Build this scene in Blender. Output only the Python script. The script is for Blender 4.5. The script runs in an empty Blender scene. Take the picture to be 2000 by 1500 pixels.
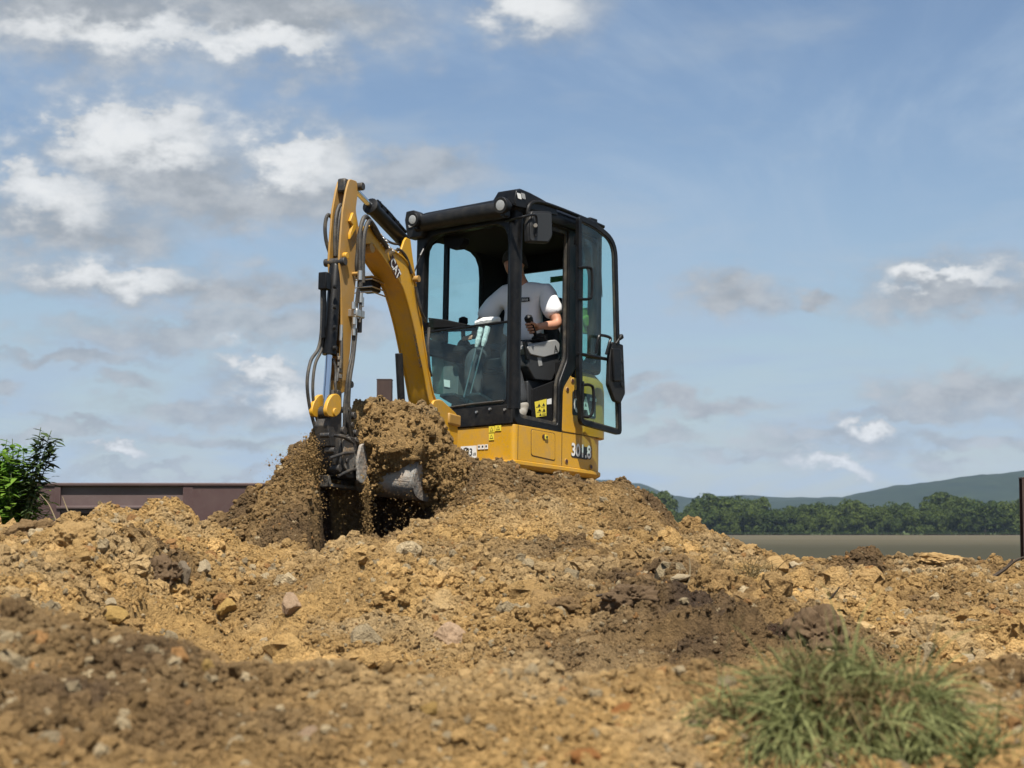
import bpy, bmesh, math, random
import numpy as np
from mathutils import Vector, Matrix
R = math.radians
random.seed(7); rng = np.random.default_rng(11)
S = bpy.context.scene
COL = S.collection

# ------------------------------------------------------------------ camera, sky, sun, exposure
F, HZ = 3400.0, 1005.0                      # focal length and horizon row, in photograph pixels (2000 x 1500)
AL = math.atan((HZ - 750) / F)
cam = bpy.data.cameras.new('camera'); camo = bpy.data.objects.new('camera', cam); COL.objects.link(camo)
camo.location = (0, 0, 0); camo.rotation_euler = (R(90) + AL, 0, 0)
cam.sensor_width = 36; cam.lens = 36 * F / 2000; cam.clip_start = .05; cam.clip_end = 20000
cam.dof.use_dof = True; cam.dof.focus_distance = 11.0; cam.dof.aperture_fstop = 6.5
S.camera = camo
SUN_EL, SUN_AZ = R(63.5), R(-3)             # sun high behind the camera
sdir = Vector((-math.sin(SUN_AZ) * math.cos(SUN_EL), -math.cos(SUN_AZ) * math.cos(SUN_EL), math.sin(SUN_EL)))
sl = bpy.data.lights.new('sun', 'SUN'); sl.energy = 5.0; sl.angle = R(.5); sl.color = (1, .95, .87)
so = bpy.data.objects.new('sun', sl); COL.objects.link(so); so.rotation_euler = sdir.to_track_quat('Z', 'Y').to_euler()
S.view_settings.view_transform = 'Standard'; S.view_settings.look = 'None'
S.view_settings.exposure = 0.74; S.view_settings.gamma = 1.0
S.cycles.use_denoising = True
S.cycles.max_bounces = 8; S.cycles.transparent_max_bounces = 16; S.cycles.volume_bounces = 0
S.cycles.use_adaptive_sampling = True; S.cycles.adaptive_threshold = .012

def ray(px, py):
    v = (750 - py) / F; c, s = math.cos(AL), math.sin(AL)
    return np.array([(px - 1000) / F, c - s * v, s + c * v])

def azel(px, py):
    d = ray(px, py); d = d / np.linalg.norm(d)
    return math.degrees(math.atan2(d[0], d[1])), math.degrees(math.asin(d[2]))

def build_world():
    w = bpy.data.worlds.new('World'); S.world = w; w.use_nodes = True
    nt = w.node_tree; N = nt.nodes; L = nt.links; N.clear()
    def nd(t, **k):
        n = N.new(t)
        for a, b in k.items(): setattr(n, a, b)
        return n
    def put(sock, v):
        if hasattr(v, 'is_linked') or isinstance(v, bpy.types.NodeSocket): L.new(v, sock)
        else: sock.default_value = v
    def mth(op, a, b=0.0, c=0.0, clamp=False):
        n = nd('ShaderNodeMath', operation=op, use_clamp=clamp)
        put(n.inputs[0], a); put(n.inputs[1], b); put(n.inputs[2], c); return n.outputs[0]
    def vm(op, a, b=(0, 0, 0)):
        n = nd('ShaderNodeVectorMath', operation=op); put(n.inputs[0], a); put(n.inputs[1], b)
        return n.outputs['Value'] if op in ('LENGTH', 'DOT_PRODUCT') else n.outputs[0]
    def ramp(x, lo, hi):
        n = nd('ShaderNodeMapRange', interpolation_type='SMOOTHSTEP'); put(n.inputs[0], x); put(n.inputs[1], lo); put(n.inputs[2], hi)
        return n.outputs[0]
    def noise(vec, scale, detail=6, rough=.55, dist=0.0):
        n = nd('ShaderNodeTexNoise'); n.inputs['Scale'].default_value = scale; n.inputs['Detail'].default_value = detail
        n.inputs['Roughness'].default_value = rough; n.inputs['Distortion'].default_value = dist; L.new(vec, n.inputs['Vector']); return n
    def mix(f, a, b):
        n = nd('ShaderNodeMix', data_type='RGBA'); put(n.inputs[0], f); put(n.inputs[6], a); put(n.inputs[7], b); return n.outputs[2]
    sky = nd('ShaderNodeTexSky', sky_type='NISHITA', sun_disc=False)
    sky.sun_elevation = SUN_EL; sky.sun_rotation = math.atan2(sdir.x, sdir.y); sky.altitude = 300; sky.air_density = 1.0; sky.dust_density = .8; sky.ozone_density = 1.8
    tc = nd('ShaderNodeTexCoord'); D = tc.outputs['Generated']
    sep = nd('ShaderNodeSeparateXYZ'); L.new(D, sep.inputs[0])
    az = mth('MULTIPLY', mth('ARCTAN2', sep.outputs[0], sep.outputs[1]), 57.2958)
    el = mth('MULTIPLY', mth('ARCSINE', sep.outputs[2]), 57.2958)
    cmb = nd('ShaderNodeCombineXYZ'); L.new(az, cmb.inputs[0]); L.new(el, cmb.inputs[1]); AE = cmb.outputs[0]
    Dw = vm('MULTIPLY', D, (1, 1, 1.7))
    n1 = noise(Dw, 16, 7, .56); n2 = noise(Dw, 52, 5, .58)
    # lumpy outlines: warp the sky position before testing it against the cloud bodies
    w1 = vm('MULTIPLY', vm('SUBTRACT', n1.outputs['Color'], (.5, .5, .5)), (3.6, 2.6, 0))
    w2 = vm('MULTIPLY', vm('SUBTRACT', n2.outputs['Color'], (.5, .5, .5)), (1.7, 1.5, 0))
    Q = vm('ADD', vm('ADD', AE, w1), w2)
    def field(ells, grow_=1.4):
        acc = None
        for (px, py, rx, ry) in ells:
            a, e = azel(px, py); k = math.degrees(1 / F)
            d = vm('LENGTH', vm('MULTIPLY', vm('SUBTRACT', Q, (a, e, 0)), (1 / (rx * k * grow_), 1 / (ry * k * grow_), 0)))
            if acc is None: acc = d
            else:
                n = nd('ShaderNodeMath', operation='SMOOTH_MIN'); L.new(acc, n.inputs[0]); L.new(d, n.inputs[1]); n.inputs[2].default_value = .25; acc = n.outputs[0]
        return mth('SUBTRACT', 1.0, acc)
    body = [(150, 20, 330, 95), (520, 30, 280, 85), (1060, 0, 105, 90), (275, 310, 200, 110), (590, 345, 125, 100), (470, 405, 210, 50), (360, 360, 160, 60), (150, 450, 180, 40),
            (90, 410, 175, 85), (240, 548, 190, 42), (500, 585, 170, 28), (300, 560, 260, 26), (1440, 570, 90, 34), (1590, 580, 40, 18), (1860, 562, 170, 46),
            (1890, 775, 160, 36), (1370, 805, 130, 18)]
    strips = [(430, 652, 290, 26), (500, 735, 110, 32), (245, 745, 50, 18), (430, 800, 200, 22), (1310, 862, 70, 16), (1620, 868, 130, 20), (1610, 920, 60, 18),
              (210, 893, 70, 16), (130, 840, 120, 14), (420, 860, 160, 14), (660, 640, 90, 24), (700, 560, 70, 24), (120, 690, 150, 14), (1480, 900, 120, 12), (1780, 820, 140, 16), (560, 775, 90, 22), (0, 765, 40, 16), (1900, 880, 160, 16), (330, 930, 260, 12), (1680, 848, 34, 14), (820, 330, 130, 40), (1230, 760, 80, 16)]
    white = [(250, 250, 140, 38), (330, 285, 70, 24), (600, 292, 72, 34), (560, 320, 40, 20), (70, 368, 95, 40), (255, 535, 80, 24), (515, 722, 50, 18), (560, 772, 55, 16), (215, 893, 42, 13),
             (1690, 848, 30, 12), (1640, 918, 36, 14), (1850, 540, 70, 10), (1060, 5, 62, 46), (250, 62, 170, 22), (500, 80, 120, 18)]
    ns = mth('SUBTRACT', n2.outputs['Fac'], .5); nb = mth('SUBTRACT', n1.outputs['Fac'], .5)
    nsum = mth('ADD', mth('MULTIPLY', ns, .95), mth('MULTIPLY', nb, .6))
    a1 = ramp(mth('ADD', field(body, 1.6), nsum), -.10, .80)
    a2 = mth('MULTIPLY', ramp(mth('ADD', field(strips, 1.75), nsum), .0, .75), .85)
    wl = ramp(mth('ADD', field(white, 1.8), mth('MULTIPLY', nsum, 1.5)), -.25, 1.0)
    aw = ramp(mth('ADD', field(white, 1.6), mth('MULTIPLY', nsum, 1.2)), .0, .42)
    # a thin veil and scattered small clouds over the whole dome, denser towards the horizon
    up = mth('ADD', mth('ABSOLUTE', sep.outputs[2]), .10)
    pl = nd('ShaderNodeCombineXYZ'); L.new(mth('DIVIDE', sep.outputs[0], up), pl.inputs[0]); L.new(mth('DIVIDE', sep.outputs[1], up), pl.inputs[1])
    v1 = noise(vm('MULTIPLY', pl.outputs[0], (.8, .45, 1)), 1.1, 8, .6, 1.4); v2 = noise(pl.outputs[0], 2.2, 6, .55, .3)
    veil = mth('MULTIPLY', ramp(v1.outputs['Fac'], .40, .64), .80)
    farc = mth('MULTIPLY', ramp(v2.outputs['Fac'], .5, .72), .34)
    low = mth('MULTIPLY', ramp(el, 15.0, -1.0), .58)
    k = 1 / .1
    col = mix(low, sky.outputs[0], (.335 * k, .42 * k, .515 * k, 1))
    col = mix(veil, col, (.36 * k, .465 * k, .60 * k, 1))
    grey = (.30 * k, .335 * k, .375 * k, 1); wht = (.74 * k, .755 * k, .765 * k, 1)
    col = mix(farc, col, (.42 * k, .48 * k, .54 * k, 1))
    ccol = mix(wl, mix(ramp(nsum, -.22, .25), grey, (.445 * k, .475 * k, .51 * k, 1)), wht)
    col = mix(a2, col, ccol)
    col = mix(mth('MAXIMUM', a1, mth('MULTIPLY', aw, .95)), col, ccol)
    bg = nd('ShaderNodeBackground'); L.new(col, bg.inputs[0]); bg.inputs[1].default_value = .066
    out = nd('ShaderNodeOutputWorld'); L.new(bg.outputs[0], out.inputs[0])
    w.cycles.sampling_method = 'MANUAL'; w.cycles.sample_map_resolution = 512
build_world()

# ------------------------------------------------------------------ helpers
def T(o, label=None, cat=None, group=None, kind=None):
    if label: o['label'] = label
    if cat: o['category'] = cat
    if group: o['group'] = group
    if kind: o['kind'] = kind
    return o

def link(name, me, parent=None):
    o = bpy.data.objects.new(name, me); COL.objects.link(o)
    if parent is not None: o.parent = parent
    return o

def empty(name, loc=(0, 0, 0), rz=0):
    o = bpy.data.objects.new(name, None); COL.objects.link(o); o.location = loc; o.rotation_euler = (0, 0, rz); return o

def copy_tree(o, parent=None):
    c = o.copy(); COL.objects.link(c); c.parent = parent
    for ch in o.children: copy_tree(ch, c)
    return c

def round_poly(pts, r, n=4):
    """corners of a closed polygon (any dimension) replaced by small arcs"""
    pts = [np.array(p, float) for p in pts]; out = []; m = len(pts)
    rr = r if isinstance(r, (list, tuple)) else [r] * m
    for i in range(m):
        a, b, c = pts[i - 1], pts[i], pts[(i + 1) % m]
        d1, d2 = a - b, c - b; l1, l2 = np.linalg.norm(d1), np.linalg.norm(d2)
        q = min(rr[i], .49 * l1, .49 * l2)
        p0, p2 = b + d1 / l1 * q, b + d2 / l2 * q
        for k in range(n + 1):
            t = k / n; out.append((1 - t) ** 2 * p0 + 2 * t * (1 - t) * b + t * t * p2)
    return out

def spline(pts, k=6):
    pts = [np.array(p, float) for p in pts]; out = []
    P4 = [2 * pts[0] - pts[1]] + pts + [2 * pts[-1] - pts[-2]]
    for i in range(1, len(P4) - 2):
        a, b, c, d = P4[i - 1:i + 3]
        for j in range(k):
            t = j / k
            out.append(.5 * (2 * b + (c - a) * t + (2 * a - 5 * b + 4 * c - d) * t * t + (3 * b - a - 3 * c + d) * t ** 3))
    out.append(pts[-1]); return out

class MB:
    def __init__(self, tf=None): self.v = []; self.f = []; self.tf = tf
    def add(self, vs, fs):
        b = len(self.v); self.v += [tuple(map(float, p)) for p in vs]; self.f += [tuple(i + b for i in f) for f in fs]; return self
    def box(self, lo, hi):
        x0, y0, z0 = lo; x1, y1, z1 = hi
        return self.add([(x0, y0, z0), (x1, y0, z0), (x1, y1, z0), (x0, y1, z0), (x0, y0, z1), (x1, y0, z1), (x1, y1, z1), (x0, y1, z1)],
                        [(3, 2, 1, 0), (4, 5, 6, 7), (0, 1, 5, 4), (1, 2, 6, 5), (2, 3, 7, 6), (3, 0, 4, 7)])
    def obox(self, c, ax, ay, az):          # oriented box: centre and three half-axes
        c, ax, ay, az = [np.array(q, float) for q in (c, ax, ay, az)]
        vs = [c + sx * ax + sy * ay + sz * az for sz in (-1, 1) for sx, sy in ((-1, -1), (1, -1), (1, 1), (-1, 1))]
        return self.add(vs, [(3, 2, 1, 0), (4, 5, 6, 7), (0, 1, 5, 4), (1, 2, 6, 5), (2, 3, 7, 6), (3, 0, 4, 7)])
    def tube(self, pts, r, n=8, sm=0, closed=False):
        if sm: pts = spline(pts, sm)
        pts = [np.array(p, float) for p in pts]; m = len(pts)
        rs = r if isinstance(r, (list, tuple, np.ndarray)) else [r] * m
        vs = []; fs = []; up = None
        for i in range(m):
            t = pts[(i + 1) % m if closed else min(i + 1, m - 1)] - pts[(i - 1) if (i or closed) else 0]
            t = t / (np.linalg.norm(t) + 1e-12)
            if up is None:
                up = np.cross(t, (0, 0, 1.)); 
                if np.linalg.norm(up) < .05: up = np.cross(t, (1., 0, 0))
            up = up - t * (up @ t); up /= np.linalg.norm(up); w = np.cross(t, up)
            for k in range(n):
                a = 2 * math.pi * k / n; vs.append(pts[i] + rs[i] * (math.cos(a) * up + math.sin(a) * w))
        for i in range(m if closed else m - 1):
            j = (i + 1) % m
            for k in range(n):
                k2 = (k + 1) % n; fs.append((i * n + k, i * n + k2, j * n + k2, j * n + k))
        if not closed: fs.append(tuple(range(n - 1, -1, -1))); fs.append(tuple((m - 1) * n + k for k in range(n)))
        return self.add(vs, fs)
    def cyl(self, a, b, r, r2=None, n=18): return self.tube([a, b], [r, r if r2 is None else r2], n)
    def prism(self, pts, vec):
        n = len(pts); vec = np.array(vec, float); vs = [np.array(p, float) for p in pts]; vs += [p + vec for p in vs]
        fs = [tuple(range(n - 1, -1, -1)), tuple(range(n, 2 * n))] + [(i, (i + 1) % n, n + (i + 1) % n, n + i) for i in range(n)]
        return self.add(vs, fs)
    def ring(self, outer, inner, vec):
        n = len(outer); vec = np.array(vec, float)
        o = [np.array(p, float) for p in outer]; q = [np.array(p, float) for p in inner]
        vs = o + q + [p + vec for p in o] + [p + vec for p in q]; fs = []
        for i in range(n):
            j = (i + 1) % n
            fs += [(i, n + i, n + j, j), (2 * n + i, 2 * n + j, 3 * n + j, 3 * n + i), (i, j, 2 * n + j, 2 * n + i), (n + i, 3 * n + i, 3 * n + j, n + j)]
        return self.add(vs, fs)
    def loft(self, rings, caps=True):
        n = len(rings[0]); vs = [p for r_ in rings for p in r_]; fs = []
        for a in range(len(rings) - 1):
            for i in range(n):
                j = (i + 1) % n; fs.append((a * n + i, a * n + j, (a + 1) * n + j, (a + 1) * n + i))
        if caps: fs.append(tuple(range(n - 1, -1, -1))); fs.append(tuple((len(rings) - 1) * n + k for k in range(n)))
        return self.add(vs, fs)
    def build(self, name, mat, parent=None, bevel=0.0, angle=35, flat=False, seg=2):
        vs = [tuple(self.tf(np.array(p))) for p in self.v] if self.tf else self.v
        me = bpy.data.meshes.new(name); me.from_pydata(vs, [], self.f)
        bm = bmesh.new(); bm.from_mesh(me); bmesh.ops.recalc_face_normals(bm, faces=bm.faces); bm.to_mesh(me); bm.free()
        me.materials.append(mat)
        if not flat:
            me.polygons.foreach_set('use_smooth', [True] * len(me.polygons)); me.set_sharp_from_angle(angle=R(angle))
        o = link(name, me, parent)
        if bevel:
            b = o.modifiers.new('edge', 'BEVEL'); b.width = bevel; b.segments = seg; b.limit_method = 'ANGLE'; b.angle_limit = R(40); b.use_clamp_overlap = True
        return o

# ------------------------------------------------------------------ procedural materials
def mat(name, col, rough=.5, metal=0.0, dirt=None, dirt_amt=.0, dirt_scale=6, bump=.0, bump_scale=60, var=.0, coat=0.0, spec=.5):
    m = bpy.data.materials.new(name); m.use_nodes = True; nt = m.node_tree; N = nt.nodes; L = nt.links
    b = N['Principled BSDF']; b.inputs['Roughness'].default_value = rough; b.inputs['Metallic'].default_value = metal
    b.inputs['Specular IOR Level'].default_value = spec
    if coat: b.inputs['Coat Weight'].default_value = coat; b.inputs['Coat Roughness'].default_value = .15
    tc = N.new('ShaderNodeTexCoord')
    c = None
    def noise(sc, det=5, rg=.6):
        n = N.new('ShaderNodeTexNoise'); n.inputs['Scale'].default_value = sc; n.inputs['Detail'].default_value = det; n.inputs['Roughness'].default_value = rg
        L.new(tc.outputs['Object'], n.inputs['Vector']); return n.outputs['Fac']
    def mx(f, a, bb):
        n = N.new('ShaderNodeMix'); n.data_type = 'RGBA'
        for i, v in ((0, f), (6, a), (7, bb)):
            if isinstance(v, bpy.types.NodeSocket): L.new(v, n.inputs[i])
            else: n.inputs[i].default_value = v
        return n.outputs[2]
    def rp(x, lo, hi, a=0., bb=1.):
        n = N.new('ShaderNodeMapRange'); L.new(x, n.inputs[0]); n.inputs[1].default_value = lo; n.inputs[2].default_value = hi; n.inputs[3].default_value = a; n.inputs[4].default_value = bb
        return n.outputs[0]
    base = (*col, 1)
    cur = mx(rp(noise(dirt_scale * .5), .3, .7), tuple(x * (1 - var) for x in col) + (1,), tuple(min(1, x * (1 + var)) for x in col) + (1,))
    if dirt:
        f1 = rp(noise(dirt_scale, 8, .68), .46, .76, 0, dirt_amt); f2 = rp(noise(dirt_scale * 9, 4, .6), .5, .75, 0, dirt_amt * .7)
        a = N.new('ShaderNodeMath'); a.operation = 'MAXIMUM'; L.new(f1, a.inputs[0]); L.new(f2, a.inputs[1])
        cur = mx(a.outputs[0], cur, (*dirt, 1))
        rr = N.new('ShaderNodeMapRange'); L.new(a.outputs[0], rr.inputs[0]); rr.inputs[3].default_value = rough; rr.inputs[4].default_value = .9; L.new(rr.outputs[0], b.inputs['Roughness'])
    L.new(cur, b.inputs['Base Color'])
    if bump:
        bn = N.new('ShaderNodeBump'); bn.inputs['Strength'].default_value = bump; bn.inputs['Distance'].default_value = .01
        L.new(noise(bump_scale, 6), bn.inputs['Height']); L.new(bn.outputs[0], b.inputs['Normal'])
    return m

DUST = (.28, .20, .11)
M_YEL = mat('yellow_paint', (.52, .27, .009), .42, dirt=DUST, dirt_amt=.72, dirt_scale=7, var=.06, bump=.04, bump_scale=30)
M_YEL2 = mat('yellow_paint_dusty', (.34, .185, .035), .5, dirt=DUST, dirt_amt=.7, dirt_scale=7, var=.08, bump=.06, bump_scale=40)
M_BUCKET = mat('worn_bucket_steel', (.25, .24, .215), .75, .0, dirt=(.33, .20, .10), dirt_amt=1.0, dirt_scale=12, var=.4, bump=1.0, bump_scale=35)
M_BLK = mat('black_paint', (.004, .0043, .005), .36, spec=.22, dirt=(.07, .06, .045), dirt_amt=.22, dirt_scale=6, bump=.04, bump_scale=120)
M_BLKM = mat('black_plastic', (.006, .0063, .007), .5, spec=.25, dirt=(.10, .085, .06), dirt_amt=.25, dirt_scale=9, bump=.08, bump_scale=200)
M_INT = mat('cab_lining', (.006, .006, .0065), .9, spec=.2, bump=.05, bump_scale=150)
M_HOSE = mat('hose_rubber', (.022, .021, .020), .55, dirt=(.20, .16, .10), dirt_amt=.55, dirt_scale=14, bump=.3, bump_scale=260)
M_STEEL = mat('worn_steel', (.13, .125, .11), .7, .05, dirt=(.34, .22, .11), dirt_amt=1.0, dirt_scale=10, var=.35, bump=.8, bump_scale=40)
M_DARKST = mat('dark_steel', (.035, .035, .036), .5, .4, dirt=(.20, .15, .09), dirt_amt=.55, dirt_scale=11, bump=.2, bump_scale=70)
M_CHROME = mat('chrome_rod', (.62, .64, .67), .14, 1.0)
M_ZINC = mat('zinc_fitting', (.50, .49, .46), .35, .9, dirt=(.3, .25, .17), dirt_amt=.4, dirt_scale=20)
M_GREY = mat('grey_plastic', (.27, .275, .27), .55, dirt=(.3, .25, .17), dirt_amt=.3, dirt_scale=12, bump=.05, bump_scale=150)
M_DGREY = mat('dark_grey_plastic', (.022, .023, .024), .6, bump=.06, bump_scale=150)
M_CONS = mat('console_grey', (.10, .115, .11), .6, dirt=(.2, .17, .12), dirt_amt=.4, dirt_scale=10)
M_WHT = mat('white_print', (.68, .68, .65), .5, dirt=(.45, .36, .24), dirt_amt=.35, dirt_scale=22)
M_WRAP = mat('white_wrap', (.72, .73, .70), .35, bump=.8, bump_scale=45)
M_YST = mat('yellow_sticker', (.68, .55, .04), .5, dirt=DUST, dirt_amt=.3, dirt_scale=25)
M_BPR = mat('black_print', (.012, .012, .012), .5)
M_REDBR = mat('dark_red_brown_plate', (.05, .016, .010), .5)
M_GRN = mat('green_sticker', (.035, .16, .03), .6)
M_LENS = mat('lamp_lens', (.42, .42, .40), .18, .3, bump=.5, bump_scale=160)
M_HIVIS = mat('olive_yellow_fabric', (.42, .42, .08), .9, bump=.5, bump_scale=30)
M_BROWN = mat('brown_coated_steel', (.066, .034, .031), .55, dirt=(.13, .10, .085), dirt_amt=.35, dirt_scale=1.5, var=.08, bump=.03, bump_scale=12)
M_BROWN2 = mat('paler_brown_panel', (.092, .058, .054), .6, dirt=(.18, .14, .12), dirt_amt=.4, dirt_scale=1.5, var=.06)
M_BROWND = mat('dark_brown_post', (.040, .020, .015), .6, var=.1, dirt=(.10, .07, .05), dirt_amt=.3, dirt_scale=5)

def glass_mat(name, tint, rough=.02):
    m = bpy.data.materials.new(name); m.use_nodes = True; nt = m.node_tree; N = nt.nodes; L = nt.links; N.clear()
    tr = N.new('ShaderNodeBsdfTransparent'); tr.inputs[0].default_value = (*tint, 1)
    gl = N.new('ShaderNodeBsdfGlossy'); gl.inputs['Roughness'].default_value = rough
    df = N.new('ShaderNodeBsdfDiffuse'); df.inputs[0].default_value = (.45, .40, .32, 1)
    lw = N.new('ShaderNodeLayerWeight'); p5 = N.new('ShaderNodeMath'); p5.operation = 'POWER'; L.new(lw.outputs['Facing'], p5.inputs[0]); p5.inputs[1].default_value = 5
    fr = N.new('ShaderNodeMath'); fr.operation = 'MULTIPLY_ADD'; L.new(p5.outputs[0], fr.inputs[0]); fr.inputs[1].default_value = .9; fr.inputs[2].default_value = .035
    m1 = N.new('ShaderNodeMixShader'); L.new(fr.outputs[0], m1.inputs[0]); L.new(tr.outputs[0], m1.inputs[1]); L.new(gl.outputs[0], m1.inputs[2])
    tc = N.new('ShaderNodeTexCoord'); nz = N.new('ShaderNodeTexNoise'); nz.inputs['Scale'].default_value = 7; nz.inputs['Detail'].default_value = 8; L.new(tc.outputs['Object'], nz.inputs['Vector'])
    mr = N.new('ShaderNodeMapRange'); L.new(nz.outputs['Fac'], mr.inputs[0]); mr.inputs[1].default_value = .4; mr.inputs[2].default_value = .8; mr.inputs[3].default_value = .004; mr.inputs[4].default_value = .05
    m2 = N.new('ShaderNodeMixShader'); L.new(mr.outputs[0], m2.inputs[0]); L.new(m1.outputs[0], m2.inputs[1]); L.new(df.outputs[0], m2.inputs[2])
    o = N.new('ShaderNodeOutputMaterial'); L.new(m2.outputs[0], o.inputs[0]); return m
M_GLASS = glass_mat('tinted_cab_glass', (.80, .945, .925))
M_GLASSW = glass_mat('tinted_windscreen', (.74, .90, .90), .03)

# ------------------------------------------------------------------ noise for the ground
def _h2(ix, iy, s):
    h = (ix.astype(np.int64) * 374761393 + iy.astype(np.int64) * 668265263 + s * 974711) & 0x7fffffff
    h = ((h ^ (h >> 13)) * 1274126177) & 0x7fffffff
    h = ((h ^ (h >> 16)) * 2246822519) & 0x7fffffff
    return ((h ^ (h >> 15)) & 0xffff) / 65535.0
def vnoise(x, y, s=0):
    ix, iy = np.floor(x), np.floor(y); fx, fy = x - ix, y - iy
    fx = fx * fx * fx * (fx * (fx * 6 - 15) + 10); fy = fy * fy * fy * (fy * (fy * 6 - 15) + 10)
    a, b, c, d = _h2(ix, iy, s), _h2(ix + 1, iy, s), _h2(ix, iy + 1, s), _h2(ix + 1, iy + 1, s)
    return (a + (b - a) * fx + (c - a) * fy + (a - b - c + d) * fx * fy) * 2 - 1
def fbm(x, y, f, o=4, s=0, g=.5):
    t = 0; a = 1.0
    for k in range(o):
        ca, sa = math.cos(.6 * k), math.sin(.6 * k)
        t = t + a * vnoise((x * ca - y * sa) * f + 17.3 * k, (x * sa + y * ca) * f - 9.1 * k, s + k); f *= 2.03; a *= g
    return t
def lumps(x, y, cell, s=0):
    """half-buried clods: height 0..1 of round lumps, one per cell, uneven in size"""
    X, Y = x / cell, y / cell; ix, iy = np.floor(X), np.floor(Y); out = np.zeros_like(X)
    for dx in (-1, 0, 1):
        for dy in (-1, 0, 1):
            jx, jy = ix + dx, iy + dy
            cx, cy = jx + _h2(jx, jy, s), jy + _h2(jx, jy, s + 1); r = .25 + .55 * _h2(jx, jy, s + 2) ** 2
            d2 = ((X - cx) ** 2 + (Y - cy) ** 2) / (r * r)
            out = np.maximum(out, r * np.sqrt(np.clip(1 - d2, 0, 1)))
    return out

# ------------------------------------------------------------------ the lie of the land
def crest(D, prof):
    xs = np.array([(p[0] - 1000) / F * D for p in prof]); zs = []
    for p in prof:
        d = ray(*p); zs.append(D * d[2] / d[1])
    return xs, np.array(zs)
C_FG = crest(3.4, [(-500, 1235), (0, 1238), (100, 1236), (250, 1245), (400, 1266), (550, 1290), (700, 1312), (850, 1320), (1000, 1312), (1150, 1320), (1350, 1335), (1500, 1345), (1700, 1345), (1850, 1335), (2000, 1322), (2500, 1300)])
C_MID = crest(9.2, [(-900, 1075), (-300, 1060), (0, 1044), (60, 1036), (150, 1024), (190, 1020), (235, 998), (300, 993), (375, 996), (415, 1022), (470, 1058), (540, 1092), (600, 1094), (640, 1090), (690, 1064), (800, 1060), (950, 1060), (1100, 1062), (1300, 1064), (1400, 1096), (1480, 1116), (1560, 1126), (1620, 1120), (1700, 1136), (1790, 1138), (1850, 1130), (1890, 1146), (2000, 1158), (2600, 1172)])
C_M1 = crest(11.5, [(600, 1100), (850, 1000), (900, 955), (940, 936), (1000, 934), (1060, 942), (1100, 946), (1170, 948), (1215, 953), (1250, 970), (1290, 990), (1330, 1024), (1380, 1054), (1450, 1084), (1520, 1112), (1650, 1150)])
C_M2 = crest(11.0, [(330, 1090), (420, 1024), (520, 966), (545, 930), (575, 884), (600, 856), (622, 846), (640, 850), (660, 930), (700, 1060), (760, 1150)])
C_M3 = crest(11.45, [(600, 1150), (660, 960), (682, 830), (700, 792), (720, 786), (780, 785), (838, 799), (862, 835), (884, 880), (915, 925), (980, 980), (1100, 1050), (1250, 1100)])
C_M4 = crest(10.4, [(740, 1110), (790, 1062), (830, 1022), (870, 1000), (920, 980), (980, 968), (1060, 972), (1150, 990), (1230, 1015), (1300, 1045), (1400, 1075), (1500, 1110)])
def smax(a, b, k=.05):
    h = np.clip(.5 + .5 * (a - b) / k, 0, 1); return b + (a - b) * h + k * h * (1 - h)
def zx(C, x): return np.interp(x, C[0], C[1])
FARY = np.array([0, 14, 20, 40, 60, 120, 300, 590, 700, 1500, 9000.]); FARZ = np.array([-.95, -.95, -1.15, -1.6, -2.0, -3.0, -5.0, -7.0, -8, -9, -12.])
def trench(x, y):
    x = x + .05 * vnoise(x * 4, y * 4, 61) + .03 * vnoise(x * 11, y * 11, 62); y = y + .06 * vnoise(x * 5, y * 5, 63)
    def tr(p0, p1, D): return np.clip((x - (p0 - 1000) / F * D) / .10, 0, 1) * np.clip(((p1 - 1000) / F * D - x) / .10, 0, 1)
    return np.maximum(tr(618, 756, 10.6) * np.clip((y - 9.75) / .15, 0, 1) * np.clip((11.45 - y) / .15, 0, 1), tr(722, 846, 10.75) * np.clip((y - 10.30) / .15, 0, 1) * np.clip((11.40 - y) / .12, 0, 1))
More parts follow.
